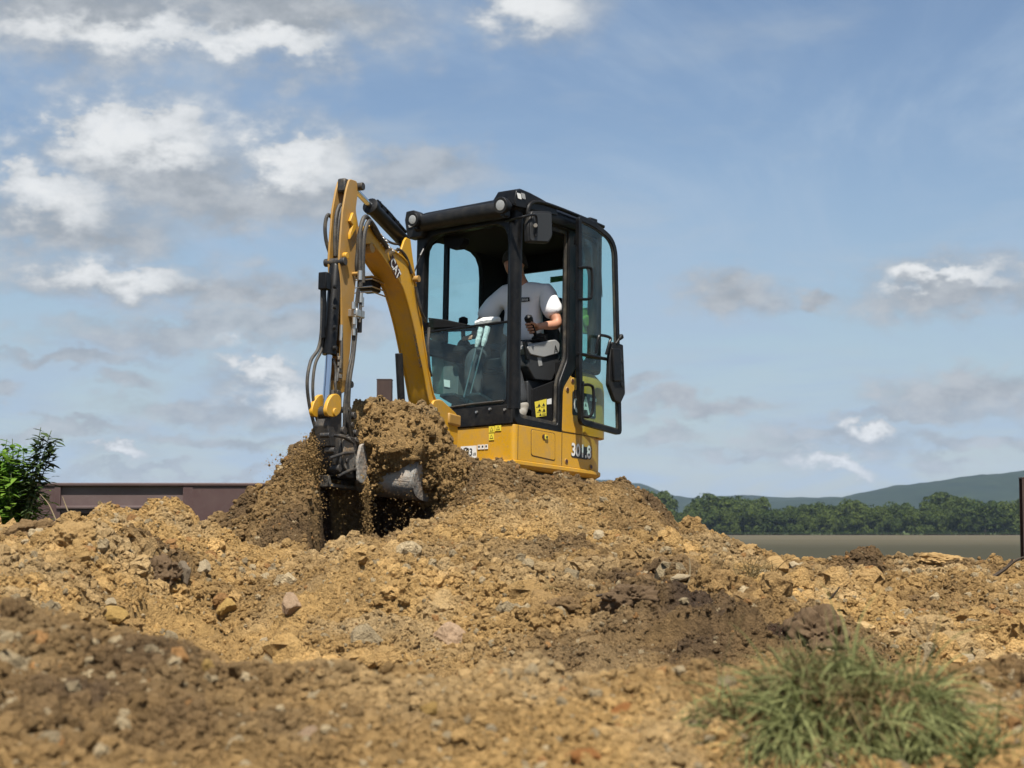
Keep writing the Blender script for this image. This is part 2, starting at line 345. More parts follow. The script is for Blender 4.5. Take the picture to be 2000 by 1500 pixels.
def ground_z(x, y, fine=True):
    x = np.asarray(x, float); y = np.asarray(y, float)
    wx = x + .10 * vnoise(x * 2.3, y * 2.3, 71); wy = y + .16 * vnoise(x * 1.7 + 5, y * 1.7, 72)
    base = np.interp(y, FARY, FARZ)
    near = np.clip((16 - y) / 3, 0, 1) * np.clip((8 - np.abs(x)) / 3, 0, 1)
    # foreground bank
    d = wy - 3.4; z = zx(C_FG, x)
    fg = np.where(d < 0, z + .12 * d - .02 * d * d, z - .9 * d - .25 * np.minimum(d, .2))
    # middle bank
    d = wy - 9.2; z = zx(C_MID, x * 1.0)
    mid = np.where(d < 0, z + .088 * d - .006 * d * d + .05 * np.sin(wx * 1.9 + wy) * np.clip(-d, 0, 1), z - .62 * d)
    d = wy - 11.5; z = zx(C_M1, wx)
    m1 = np.where(d < 0, z + .42 * d + .05 * np.clip(-d, 0, 2.0) ** 2, np.maximum(z - .5 * d, np.minimum(z, -.1)))
    m1 = np.where(wy > 14.2, m1 - .6 * (wy - 14.2), m1)
    d = wy - 11.0; z = zx(C_M2, wx); m2 = np.where(d < 0, z + .75 * d, z - .7 * d)
    d = wy - 11.45; z = zx(C_M3, wx); m3 = np.where(d < 0, z + 1.05 * d, z - .85 * d)
    d = wy - 10.4; z = zx(C_M4, wx); m4 = np.where(d < 0, z + .38 * d, z - .3 * d)
    h = smax(m1, m4, .08); h = smax(h, m2, .06); h = smax(h, m3, .06)
    # trench under the bucket, cut into the foot of the heap
    t = trench(x, y); h = h * (1 - t) + np.minimum(h, -.75) * t
    h = smax(h, mid, .05); h = smax(h, fg, .03); h = smax(h, base + (y > 16) * 0, .1)
    h = base + (h - base) * near
    if fine:
        am = near * np.clip((y - 1) / 2, .35, 1); fgk = np.clip((y - 3.3) / 1.2, .62, 1)
        h = h + am * fgk * (.045 * fbm(x, y, 1.7, 3, 3) + .125 * np.clip((y - 3.6) / 1.5, .2, 1) * (lumps(x, y, .42, 20) - .12) * (vnoise(x * .9, y * .9, 8) > -.2) + .080 * (lumps(x, y, .16, 30) - .12) + .045 * (lumps(x, y, .065, 40) - .1) + .012 * fbm(x, y, 14, 3, 9, .6))
    return h
def soil_dark(x, y):
    """0 = dry yellow sand, 1 = dark topsoil; the trench gets painted shade on top"""
    x = np.asarray(x, float); y = np.asarray(y, float); n = .40 * fbm(x, y, 1.3, 4, 50, .6)
    def spot(cx, cy, rx, ry): return np.clip(1.35 - np.sqrt(((x - cx) / rx) ** 2 + ((y - cy) / ry) ** 2), 0, 1)
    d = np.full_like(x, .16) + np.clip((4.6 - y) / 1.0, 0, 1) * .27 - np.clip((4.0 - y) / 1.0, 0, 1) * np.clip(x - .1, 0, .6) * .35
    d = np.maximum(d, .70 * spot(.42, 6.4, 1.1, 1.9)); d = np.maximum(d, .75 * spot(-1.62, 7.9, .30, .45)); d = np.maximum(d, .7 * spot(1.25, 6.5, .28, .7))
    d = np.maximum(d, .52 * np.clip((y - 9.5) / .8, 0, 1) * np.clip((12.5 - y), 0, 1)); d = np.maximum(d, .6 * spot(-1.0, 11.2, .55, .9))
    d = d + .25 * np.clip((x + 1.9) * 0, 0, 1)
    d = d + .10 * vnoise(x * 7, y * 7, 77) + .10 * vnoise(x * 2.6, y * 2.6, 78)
    return np.clip(d + n + .9 * trench(x, y), 0, 1.15)  # trench term paints the shade under the bucket into the soil colour
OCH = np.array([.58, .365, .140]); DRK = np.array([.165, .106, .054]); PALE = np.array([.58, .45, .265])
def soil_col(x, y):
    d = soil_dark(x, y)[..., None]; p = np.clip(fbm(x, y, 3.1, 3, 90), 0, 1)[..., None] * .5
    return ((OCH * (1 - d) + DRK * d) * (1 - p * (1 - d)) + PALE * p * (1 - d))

def soil_material(name, instancer):
    m = bpy.data.materials.new(name); m.use_nodes = True; nt = m.node_tree; N = nt.nodes; L = nt.links; b = N['Principled BSDF']
    b.inputs['Roughness'].default_value = .95; b.inputs['Specular IOR Level'].default_value = .15
    a = N.new('ShaderNodeAttribute'); a.attribute_name = 'col'; a.attribute_type = 'INSTANCER' if instancer else 'GEOMETRY'
    tc = N.new('ShaderNodeTexCoord'); n = N.new('ShaderNodeTexNoise'); n.inputs['Scale'].default_value = 2.5 if instancer else 24; n.inputs['Detail'].default_value = 8; n.inputs['Roughness'].default_value = .7
    L.new(tc.outputs['Object'], n.inputs['Vector'])
    mr = N.new('ShaderNodeMapRange'); L.new(n.outputs['Fac'], mr.inputs[0]); mr.inputs[1].default_value = .3; mr.inputs[2].default_value = .72; mr.inputs[3].default_value = .72 if instancer else .42; mr.inputs[4].default_value = 1.25 if instancer else 1.0
    mu = N.new('ShaderNodeVectorMath'); mu.operation = 'SCALE'; L.new(a.outputs['Color'], mu.inputs[0]); L.new(mr.outputs[0], mu.inputs['Scale']); L.new(mu.outputs[0], b.inputs['Base Color'])
    bn = N.new('ShaderNodeBump'); bn.inputs['Strength'].default_value = .7 if instancer else 1.0; bn.inputs['Distance'].default_value = .25 if instancer else .035
    n2 = N.new('ShaderNodeTexNoise'); n2.inputs['Scale'].default_value = 6 if instancer else 70; n2.inputs['Detail'].default_value = 6; n2.inputs['Roughness'].default_value = .65; L.new(tc.outputs['Object'], n2.inputs['Vector'])
    L.new(n2.outputs['Fac'], bn.inputs['Height']); L.new(bn.outputs[0], b.inputs['Normal'])
    return m
M_SOIL = soil_material('soil', False); M_CRUMB = soil_material('soil_crumbs', True)

def set_col(me, c):
    at = me.color_attributes.new('col', 'FLOAT_COLOR', 'POINT'); a = np.ones((len(c), 4), np.float32); a[:, :3] = c; at.data.foreach_set('color', a.ravel())

def grid_mesh(name, xs, ys, zf, cf, m):
    X, Y = np.meshgrid(xs, ys); Z = zf(X, Y); nx, ny = len(xs), len(ys)
    v = np.stack([X, Y, Z], -1).reshape(-1, 3).astype(np.float32)
    i = (np.arange(ny - 1)[:, None] * nx + np.arange(nx - 1)[None]).ravel(); q = np.stack([i, i + 1, i + nx + 1, i + nx], -1).astype(np.int32)
    me = bpy.data.meshes.new(name); me.vertices.add(len(v)); me.vertices.foreach_set('co', v.ravel()); me.loops.add(q.size); me.loops.foreach_set('vertex_index', q.ravel())
    me.polygons.add(len(q)); me.polygons.foreach_set('loop_start', np.arange(0, q.size, 4, dtype=np.int32)); me.update(calc_edges=True)
    me.polygons.foreach_set('use_smooth', np.ones(len(q), bool)); me.materials.append(m)
    if cf is not None: set_col(me, cf(X.ravel(), Y.ravel()))
    return me
def grow(a, b, n): return a + (b - a) * (np.geomspace(1, 400, n) - 1) / 399
xf = np.arange(-3.9, 3.9, .0165); xs = np.concatenate([-grow(3.9, 4500, 46)[1:][::-1], xf, grow(3.9, 4500, 46)])
ys = np.concatenate([[-40, -10, -2, 0, 1, 1.6], np.arange(2.0, 4.2, .0095), np.arange(4.2, 5.0, .03), np.arange(5.0, 12.3, .0150), np.arange(12.3, 16, .1), grow(16, 4500, 60)])
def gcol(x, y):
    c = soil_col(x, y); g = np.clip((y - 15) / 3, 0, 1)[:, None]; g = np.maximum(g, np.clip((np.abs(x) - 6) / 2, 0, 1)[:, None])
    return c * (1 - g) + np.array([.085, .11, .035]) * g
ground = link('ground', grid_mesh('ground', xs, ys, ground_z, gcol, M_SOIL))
T(ground, 'rough heaps of yellow and brown excavated soil', kind='structure')

# ------------------------------------------------------------------ loose crumbs and small stones (nobody could count them)
def crumb_nodes():
    g = bpy.data.node_groups.new('crumbs', 'GeometryNodeTree')
    g.interface.new_socket('Geometry', in_out='INPUT', socket_type='NodeSocketGeometry'); g.interface.new_socket('Geometry', in_out='OUTPUT', socket_type='NodeSocketGeometry')
    N = g.nodes; L = g.links; gi = N.new('NodeGroupInput'); go = N.new('NodeGroupOutput')
    ji = N.new('GeometryNodeGeometryToInstance')
    for k in range(7):
        ico = N.new('GeometryNodeMeshIcoSphere'); ico.inputs['Radius'].default_value = 1; ico.inputs['Subdivisions'].default_value = 3 if k < 4 else 2
        pos = N.new('GeometryNodeInputPosition'); ad = N.new('ShaderNodeVectorMath'); ad.operation = 'ADD'; L.new(pos.outputs[0], ad.inputs[0]); ad.inputs[1].default_value = (3.7 * k + 1, 1.3 * k, 7.9 * k)
        nz = N.new('ShaderNodeTexNoise'); nz.inputs['Scale'].default_value = .85 + .12 * k; nz.inputs['Detail'].default_value = 5; nz.inputs['Roughness'].default_value = .7; L.new(ad.outputs[0], nz.inputs['Vector'])
        sb = N.new('ShaderNodeVectorMath'); sb.operation = 'SUBTRACT'; L.new(nz.outputs['Color'], sb.inputs[0]); sb.inputs[1].default_value = (.5, .5, .5)
        sc = N.new('ShaderNodeVectorMath'); sc.operation = 'SCALE'; L.new(sb.outputs[0], sc.inputs[0]); sc.inputs['Scale'].default_value = 2.3
        sp = N.new('GeometryNodeSetPosition'); L.new(ico.outputs[0], sp.inputs['Geometry']); L.new(sc.outputs[0], sp.inputs['Offset'])
        sm = N.new('GeometryNodeSetMaterial'); sm.inputs['Material'].default_value = M_CRUMB; L.new(sp.outputs[0], sm.inputs['Geometry'])
        L.new(sm.outputs[0], ji.inputs[0])
    def at(nm, t):
        n = N.new('GeometryNodeInputNamedAttribute'); n.data_type = t; n.inputs['Name'].default_value = nm; return n.outputs[0]
    ip = N.new('GeometryNodeInstanceOnPoints'); L.new(gi.outputs[0], ip.inputs['Points']); L.new(ji.outputs[0], ip.inputs['Instance']); ip.inputs['Pick Instance'].default_value = True
    L.new(at('idx', 'INT'), ip.inputs['Instance Index']); L.new(at('siz', 'FLOAT_VECTOR'), ip.inputs['Scale'])
    er = N.new('FunctionNodeEulerToRotation'); L.new(at('rot', 'FLOAT_VECTOR'), er.inputs[0]); L.new(er.outputs[0], ip.inputs['Rotation'])
    L.new(ip.outputs[0], go.inputs[0]); return g
CRN = crumb_nodes()
def crumbs(name, pts, rad, colr, label, parent=None):
    n = len(pts); me = bpy.data.meshes.new(name); me.vertices.add(n); me.vertices.foreach_set('co', np.asarray(pts, np.float32).ravel())
    a = me.attributes.new('idx', 'INT', 'POINT'); a.data.foreach_set('value', rng.integers(0, 7, n).astype(np.int32))
    s = rad[:, None] * rng.uniform(.65, 1.2, (n, 3)); a = me.attributes.new('siz', 'FLOAT_VECTOR', 'POINT'); a.data.foreach_set('vector', s.astype(np.float32).ravel())
    a = me.attributes.new('rot', 'FLOAT_VECTOR', 'POINT'); a.data.foreach_set('vector', rng.uniform(0, 6.28, (n, 3)).astype(np.float32).ravel())
    set_col(me, colr); o = link(name, me, parent); md = o.modifiers.new('scatter', 'NODES'); md.node_group = CRN
    return T(o, label, kind='stuff')
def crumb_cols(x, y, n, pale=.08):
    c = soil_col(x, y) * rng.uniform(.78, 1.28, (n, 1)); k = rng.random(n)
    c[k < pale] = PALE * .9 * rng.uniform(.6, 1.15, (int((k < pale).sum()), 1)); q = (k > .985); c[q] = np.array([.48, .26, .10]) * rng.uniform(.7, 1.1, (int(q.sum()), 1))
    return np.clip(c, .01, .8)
def power(n, lo, hi, a=2.4): u = rng.random(n); return (lo ** (1 - a) + u * (hi ** (1 - a) - lo ** (1 - a))) ** (1 / (1 - a))
def scatter(name, n, y0, y1, lo, hi, label, pale=.08, a=2.4, keep=None, vary=1.0):
    y = np.sqrt(rng.uniform(y0 * y0, y1 * y1, n)); x = rng.uniform(-1120, 1120, n) / F * y
    if keep is not None: k = keep(x, y); x, y = x[k], y[k]; n = len(x)
    r = power(n, lo, hi, a) * (1 - .15 * vary + .55 * vary * np.clip(fbm(x, y, 1.1, 3, 120), -.8, 1)); z = ground_z(x, y) + r * rng.uniform(-.4, .4, n)
    return crumbs(name, np.stack([x, y, z], -1), r, crumb_cols(x, y, n, pale), label)
scatter('loose_soil', 62000, 2.05, 3.8, .0026, .016, 'blurred brown crumbs of earth on the nearest bank', .06, 2.2, vary=.25)
scatter('loose_soil', 230000, 4.6, 9.5, .0036, .026, 'crumbs and pebbles of dry soil on the middle bank', .06, 2.9)
scatter('loose_soil', 150000, 9.3, 11.9, .0048, .026, 'crumbs of fresh soil on the mound under the excavator', .04, 2.8)

scatter('loose_soil', 1100, 4.8, 9.4, .018, .075, 'scattered bigger lumps of soil on the middle bank', .10, 2.6)
scatter('loose_soil', 420, 9.3, 11.8, .018, .050, 'scattered bigger lumps of soil on the mound', .03, 2.6)
scatter('loose_soil', 420, 2.1, 3.7, .010, .026, 'scattered blurred lumps of earth on the nearest bank', .10, 2.6)

# ------------------------------------------------------------------ fields, wood, hills
def flat_mat(name, c1, c2, sc, stretch=(1, 1, 1)):
    m = bpy.data.materials.new(name); m.use_nodes = True; nt = m.node_tree; N = nt.nodes; L = nt.links; b = N['Principled BSDF']; b.inputs['Roughness'].default_value = 1; b.inputs['Specular IOR Level'].default_value = .05
    tc = N.new('ShaderNodeTexCoord'); mp = N.new('ShaderNodeMapping'); mp.inputs['Scale'].default_value = stretch; L.new(tc.outputs['Object'], mp.inputs[0])
    n = N.new('ShaderNodeTexNoise'); n.inputs['Scale'].default_value = sc; n.inputs['Detail'].default_value = 7; n.inputs['Roughness'].default_value = .62; L.new(mp.outputs[0], n.inputs['Vector'])
    mr = N.new('ShaderNodeMapRange'); L.new(n.outputs['Fac'], mr.inputs[0]); mr.inputs[1].default_value = .35; mr.inputs[2].default_value = .66
    x = N.new('ShaderNodeMix'); x.data_type = 'RGBA'; L.new(mr.outputs[0], x.inputs[0]); x.inputs[6].default_value = (*c1, 1); x.inputs[7].default_value = (*c2, 1); L.new(x.outputs[2], b.inputs['Base Color']); return m
def sheet(name, x0, x1, y0, y1, dz, m, kind='structure', label=None, ny=40, edge=0.0):
    xs = np.linspace(x0, x1, 60); ys = np.linspace(0, 1, ny); X, V = np.meshgrid(xs, ys)
    def zf(X, V): return X * 0
    me = grid_mesh(name, xs, ys, zf, None, m); co = np.empty(len(me.vertices) * 3, np.float32); me.vertices.foreach_get('co', co); co = co.reshape(-1, 3)
    yy0 = y0 + edge * np.sin(co[:, 0] / (x1 - x0) * 5); y = yy0 + (y1 - yy0) * co[:, 1]; co[:, 1] = y; co[:, 2] = np.interp(y, FARY, FARZ) + dz
    me.vertices.foreach_set('co', co.ravel()); me.update(); return T(link(name, me), label, kind=kind)
sheet('grass_verge', -40, 60, 24, 64, .12, flat_mat('verge_grass', (.07, .08, .03), (.125, .12, .05), .6), label='strip of pale grass at the edge of the field')
def field_mat():
    m = flat_mat('field_soil', (.072, .063, .039), (.100, .084, .054), .03, (.2, 3, 1)); nt = m.node_tree; N = nt.nodes; L = nt.links; mx_ = next(n for n in N if n.type == 'MIX'); nz = next(n for n in N if n.type == 'TEX_NOISE'); tc = next(n for n in N if n.type == 'TEX_COORD')
    sp = N.new('ShaderNodeSeparateXYZ'); L.new(tc.outputs['Object'], sp.inputs[0]); ad = N.new('ShaderNodeMath'); ad.operation = 'MULTIPLY_ADD'; L.new(nz.outputs['Fac'], ad.inputs[0]); ad.inputs[1].default_value = 260; L.new(sp.outputs[1], ad.inputs[2])
    r1 = N.new('ShaderNodeMapRange'); r1.interpolation_type = 'SMOOTHSTEP'; L.new(ad.outputs[0], r1.inputs[0]); r1.inputs[1].default_value = 290; r1.inputs[2].default_value = 520
    m2 = N.new('ShaderNodeMix'); m2.data_type = 'RGBA'; L.new(r1.outputs[0], m2.inputs[0]); m2.inputs[6].default_value = (.043, .041, .026, 1); L.new(mx_.outputs[2], m2.inputs[7]); L.new(m2.outputs[2], N['Principled BSDF'].inputs['Base Color']); return m
sheet('field', -300, 420, 58, 588, .25, field_mat(), label='bare field running from dark to tan in front of the wood', edge=4, ny=80)
sheet('grass_strip', -300, 420, 560, 600, .8, flat_mat('strip_grass', (.035, .055, .018), (.055, .075, .028), .05), label='thin green strip along the foot of the wood')

def leaf_mat(name, c1, c2, trans=.25):
    m = bpy.data.materials.new(name); m.use_nodes = True; nt = m.node_tree; N = nt.nodes; L = nt.links; b = N['Principled BSDF']; b.inputs['Roughness'].default_value = .65; b.inputs['Specular IOR Level'].default_value = .12
    oi = N.new('ShaderNodeObjectInfo'); ge = N.new('ShaderNodeNewGeometry'); ad = N.new('ShaderNodeMath'); ad.operation = 'MULTIPLY_ADD'; L.new(oi.outputs['Random'], ad.inputs[0]); ad.inputs[1].default_value = .4
    ml = N.new('ShaderNodeMath'); ml.operation = 'MULTIPLY'; L.new(ge.outputs['Random Per Island'], ml.inputs[0]); ml.inputs[1].default_value = .6; L.new(ml.outputs[0], ad.inputs[2])
    x = N.new('ShaderNodeMix'); x.data_type = 'RGBA'; L.new(ad.outputs[0], x.inputs[0]); x.inputs[6].default_value = (*c1, 1); x.inputs[7].default_value = (*c2, 1); L.new(x.outputs[2], b.inputs['Base Color'])
    if trans:
        t = N.new('ShaderNodeBsdfTranslucent'); L.new(x.outputs[2], t.inputs[0]); ms = N.new('ShaderNodeMixShader'); ms.inputs[0].default_value = trans
        L.new(b.outputs[0], ms.inputs[1]); L.new(t.outputs[0], ms.inputs[2]); L.new(ms.outputs[0], N['Material Output'].inputs[0])
    return m
M_FAR = leaf_mat('wood_foliage', (.015, .034, .007), (.090, .115, .022)); M_BARK = mat('bark', (.09, .065, .045), .9, var=.2, bump=.5, bump_scale=20)
def leaf_cloud(centres, radii, n, size, seed, up=.3):
    """n small leaf clumps spread over the surfaces of overlapping boughs"""
    r_ = np.random.default_rng(seed); c = np.asarray(centres); rd = np.asarray(radii); k = r_.integers(0, len(c), n)
    d = r_.normal(size=(n, 3)); d /= np.linalg.norm(d, axis=1)[:, None]; d[:, 2] = np.where(d[:, 2] < -.35, -d[:, 2], d[:, 2])
    p = c[k] + d * (rd[k] * r_.uniform(.72, 1.06, n) ** .6)[:, None]
    nrm = d + r_.normal(size=(n, 3)) * .45 + np.array([0, 0, up]); nrm /= np.linalg.norm(nrm, axis=1)[:, None]
    a = np.cross(nrm, r_.normal(size=(n, 3))); a /= np.linalg.norm(a, axis=1)[:, None]; b = np.cross(nrm, a); s = size * r_.uniform(.5, 1.3, n)[:, None]
    v = np.stack([p + a * s, p + b * s * .7 + nrm * s * .25, p - a * s, p - b * s * .7 + nrm * s * .25], 1).reshape(-1, 3)
    return v, np.arange(4 * n).reshape(-1, 4)
def far_tree(seed, h, w):
    r_ = random.Random(seed); root = empty('broadleaf_tree'); MB().tube([(0, 0, -.5), (.1, 0, h * .3), (0, .1, h * .6)], [.32, .24, .1], 7).build('trunk', M_BARK, root)
    cs = [(0, 0, h * .62)]; rs = [w * .33]
    for i in range(24):
        a = r_.uniform(0, 6.28); q = r_.uniform(.15, .62) * w * .62; z = h * r_.uniform(.06, .86); k = 1 - .35 * max(0, z / h - .5); cs.append((math.cos(a) * q * k, math.sin(a) * q * k, z)); rs.append(w * r_.uniform(.13, .25) * k)
    v, f = leaf_cloud(cs, rs, 3400, .42, seed); me = bpy.data.meshes.new('crown'); me.from_pydata(v.tolist(), [], f.tolist()); me.materials.append(M_FAR); link('crown', me, root)
    return root
TPROT = [far_tree(100 + i, [11.5, 10.4, 12.6, 9.4, 11][i], [10, 11, 10.5, 9, 12.5][i]) for i in range(5)]
def place_tree(i, x, y, sc, used=set()):
    k = i % 5; t = TPROT[k] if k not in used else copy_tree(TPROT[k]); used.add(k)
    t.location = (x, y, float(np.interp(y, FARY, FARZ))); t.rotation_euler = (0, 0, random.uniform(0, 6.28)); t.scale = (sc * random.uniform(.9, 1.15), sc * random.uniform(.9, 1.15), sc * random.uniform(.9, 1.1))
    return T(t, 'leafy tree in the dense green wood beyond the field', 'tree', 'trees of the wood beyond the field')
i = 0
for row, (y, n, s0) in enumerate(((600, 30, .80), (612, 28, 1.0), (630, 26, 1.15))):
    for k in range(n):
        px = 1235 + (2075 - 1235) * (k + random.uniform(.1, .9)) / n
        lift = 1 + .10 * math.sin(px / 95) + .08 * math.sin(px / 37 + row)
        place_tree(i, (px - 1000) / F * y, y + random.uniform(-5, 5), s0 * lift * random.uniform(.72, 1.14)); i += 1

def hill(name, D, prof, depth, m, label):
    xs, zs = crest(D, prof); X = np.linspace(xs[0], xs[-1], 260); V = np.linspace(-1, 1, 26)
    def zf(x, v): return (-12 + (np.interp(x, xs, zs) + 12) * (1 - np.abs(v) ** 1.6) + 3.2 * fbm(x / 60, v * 8, 1, 4, 5) * (1 - np.abs(v)))
    me = grid_mesh(name, X, V, zf, None, m); co = np.empty(len(me.vertices) * 3, np.float32); me.vertices.foreach_get('co', co); co = co.reshape(-1, 3); co[:, 1] = D + co[:, 1] * depth + 0; me.vertices.foreach_set('co', co.ravel()); me.update()
    return T(link(name, me), label, kind='structure')
M_HILL = flat_mat('wooded_hill', (.009, .018, .012), (.019, .031, .017), .022)
hill('hill', 3000, [(-900, 985), (300, 975), (700, 965), (1000, 940), (1120, 932), (1200, 937), (1250, 946), (1290, 962), (1330, 971), (1400, 973), (1460, 969), (1540, 972), (1700, 968), (2600, 985)], 500, M_HILL, 'blue wooded hill behind the mound')
hill('hill', 2500, [(1380, 1000), (1500, 985), (1640, 971), (1700, 958), (1760, 946), (1830, 938), (1900, 933), (1950, 923), (2000, 916), (2100, 908), (2300, 915), (2800, 960)], 420, M_HILL, 'long wooded hill rising at the right of the picture')

# ------------------------------------------------------------------ the excavator: x forward, y to its left, z up; origin at the lower front left corner of the house
def RM(yaw, p, r):
    cy, sy = math.cos(yaw), math.sin(yaw); cp, sp = math.cos(-p), math.sin(-p); cr, sr = math.cos(r), math.sin(r)
    return np.array([[cy, -sy, 0], [sy, cy, 0], [0, 0, 1]]) @ np.array([[cp, 0, sp], [0, 1, 0], [-sp, 0, cp]]) @ np.array([[1, 0, 0], [0, cr, -sr], [0, sr, cr]])
EM = RM(R(-129), R(3.6), R(1.8)); ET = np.array([.01, 12.06, .34])
EMAT = Matrix([[*EM[i], ET[i]] for i in range(3)] + [[0, 0, 0, 1]])
EX = empty('mini_excavator'); EX.matrix_world = EMAT
T(EX, 'yellow mini excavator with black cab and open door on the soil mound', 'excavator')
def P(px, py, ax, val):                      # where the sight line of a photo point meets a plane of the machine
    d = EM.T @ ray(px, py); o = -EM.T @ ET; i = 'xyz'.index(ax); return o + (val - o[i]) / d[i] * d
SW = R(14); BO = np.array([.30, -.45, 0]); BM = np.array([[math.cos(SW), -math.sin(SW), 0], [math.sin(SW), math.cos(SW), 0], [0, 0, 1]])
def BL(p): return BM @ np.array(p, float) + BO   # boom frame (swung 14 degrees to the left) to machine frame
def PB(px, py, by=0.0):
    d = BM.T @ (EM.T @ ray(px, py)); o = BM.T @ (-EM.T @ ET - BO); return o + (by - o[1]) / d[1] * d

# --- house
def footprint(x0, x1, inset=0.0, rear=.30, n=8):
    return [(p[0], p[1]) for p in round_poly([(x0, 0 - inset), (x1 + inset, 0 - inset), (x1 + inset, -.95 + inset), (x0, -.95 + inset)], [.04, rear, rear, .04], n)]
def ringz(fp, z): return [(x, y, z) for x, y in fp]
house = MB().loft([ringz(footprint(-.002, -1.17, .0), .040), ringz(footprint(-.002, -1.17), .288)]).build('house_body', M_YEL, EX, .004)
MB().loft([ringz(footprint(.004, -1.18, .02), -.012), ringz(footprint(.006, -1.18, -.007), .012), ringz(footprint(.006, -1.18, -.007), .036), ringz(footprint(0, -1.175, .003), .042)]).build('skirt', M_YEL, EX, .002)
cover = MB().loft([ringz(footprint(-.80, -1.17), .290), ringz(footprint(-.80, -1.165), .64), ringz(footprint(-.80, -1.15, .004), .70), ringz(footprint(-.80, -1.10, .03), .755), ringz(footprint(-.80, -1.05, .07), .775)]).build('engine_cover', M_YEL, EX, .004)
MB().prism(round_poly([(-.552, -.0005, .292), (-.552, -.0005, .655), (-.617, -.0005, .742), (-.66, -.0005, .70), (-.80, -.0005, .70), (-.80, -.0005, .292)], .015), (0, -.05, 0)).build('cover_flange', M_YEL, cover, .004)
# seams between the panels: narrow dark gaps standing 1 mm off the sheet
def strip(a, b, w, m, name, parent, off=.0015):
    a, b = np.array(a), np.array(b); t = (b - a) / np.linalg.norm(b - a); n = np.array([0, 1, 0.]); s = np.cross(t, n) * w
    return MB().prism([a + s + n * off, b + s + n * off, b - s + n * off, a - s + n * off], (0, -.004, 0)).build(name, m, parent)
strip((-.549, 0, .045), (-.549, 0, .288), .0022, M_BPR, 'seam', house); strip((-.045, 0, .045), (-.045, 0, .286), .0016, M_BPR, 'seam', house)
strip((-.552, 0, .288), (-1.0, 0, .288), .0012, M_DARKST, 'seam', house)
hp = [P(*q, 'y', .004) for q in ((1038.5, 839), (1084, 847), (1084, 899), (1038.5, 889))]
back = round_poly([p + np.array([dx, -.002, dz]) for p, dx, dz in zip(hp, (.004, -.004, -.004, .004), (.004, .004, -.004, -.004))], .02)
MB().prism(back, (0, -.004, 0)).build('hatch_gap', M_BPR, house)
hatch = MB().prism(round_poly(hp, .02), (0, -.006, 0)).build('hatch', M_YEL, EX, .002); hatch.parent = house
lp = P(1062, 853, 'y', .006)
MB().cyl(lp + (0, -.004, 0), lp + (0, .003, 0), .017).build('lock_recess', M_REDBR, hatch)
MB().prism(round_poly([lp + np.array(q) for q in ((-.008, .003, .015), (-.045, .003, .012), (-.045, .003, -.016), (-.008, .003, -.018))], .008), (0, .004, 0)).build('lock_plate', M_YST, hatch)
MB().cyl(lp + (-.026, .007, 0), lp + (-.026, .012, 0), .009).build('lock_cylinder', M_DARKST, hatch)
for q in ((1108, 761), (1106, 901), (1154, 912), (1118, 744)):
    c = P(*q, 'y', .0); b = MB().cyl(c + (0, -.006, 0), c + (0, .004, 0), .021, .019).build('bolt_cup', M_YEL2, EX, .002); MB().cyl(c + (0, .0035, 0), c + (0, .0055, 0), .014).build('bolt_head', M_REDBR, b)
# numbers on the side
def text(s, o, xd, up, h, m, name, parent, ext=.0008, bold=.0, squeeze=1.0, tf=None):
    """flat lettering: o = left end of the baseline, xd = reading direction, up = letter up; all in the parent's frame"""
    cu = bpy.data.curves.new(name, 'FONT'); cu.body = s; cu.size = 1.0; cu.extrude = .0; cu.offset = bold; cu.resolution_u = 3
    tmp = bpy.data.objects.new(name, cu); COL.objects.link(tmp); dg = bpy.context.evaluated_depsgraph_get(); me = bpy.data.meshes.new_from_object(tmp.evaluated_get(dg)); bpy.data.objects.remove(tmp); bpy.data.curves.remove(cu)
    xd, up = np.array(xd, float), np.array(up, float); xd /= np.linalg.norm(xd); up -= xd * (up @ xd); up /= np.linalg.norm(up); nn = np.cross(xd, up)
    for v in me.vertices:
        q = np.array(o) + xd * v.co.x * h * 1.42 * squeeze + up * v.co.y * h * 1.42 + nn * ext
        v.co = tf(q) if tf else q
    me.materials.clear(); me.materials.append(m); return link(name, me, parent)
a, b = P(1114.5, 890, 'y', .0), P(1146, 895, 'y', 0)
pl = [P(*q, 'y', .001) for q in ((1140, 872), (1154, 875), (1152, 891), (1146, 898), (1117, 893), (1115, 888))]
num = MB().prism(pl, (0, .0012, 0)).build('number_plate', M_BPR, EX)
text('301.8', a + np.array([-.003, .003, .0]), b - a, (0, 0, 1), .092, M_BPR, 'number_shadow', num, .0002, .045, .86)
text('301.8', a + np.array([-.001, .003, .004]), b - a, (0, 0, 1), .090, M_WHT, 'number', num, .0012, .028, .86)
# maker's badge on the engine cover, half hidden by the open door
c0, c1 = P(1118, 770, 'y', .002), P(1168, 812, 'y', .002)
bd = MB().prism(round_poly([(c0[0], .001, .60), (-.955, .001, .60), (-.955, .001, .425), (c0[0], .001, .425)], .02), (0, .0015, 0)).build('badge', M_BPR, cover)
text('CAT', (c0[0] - .012, .003, .445), (-1, 0, 0), (0, 0, 1), .130, M_WHT, 'lettering', bd, .001, .02, .78)
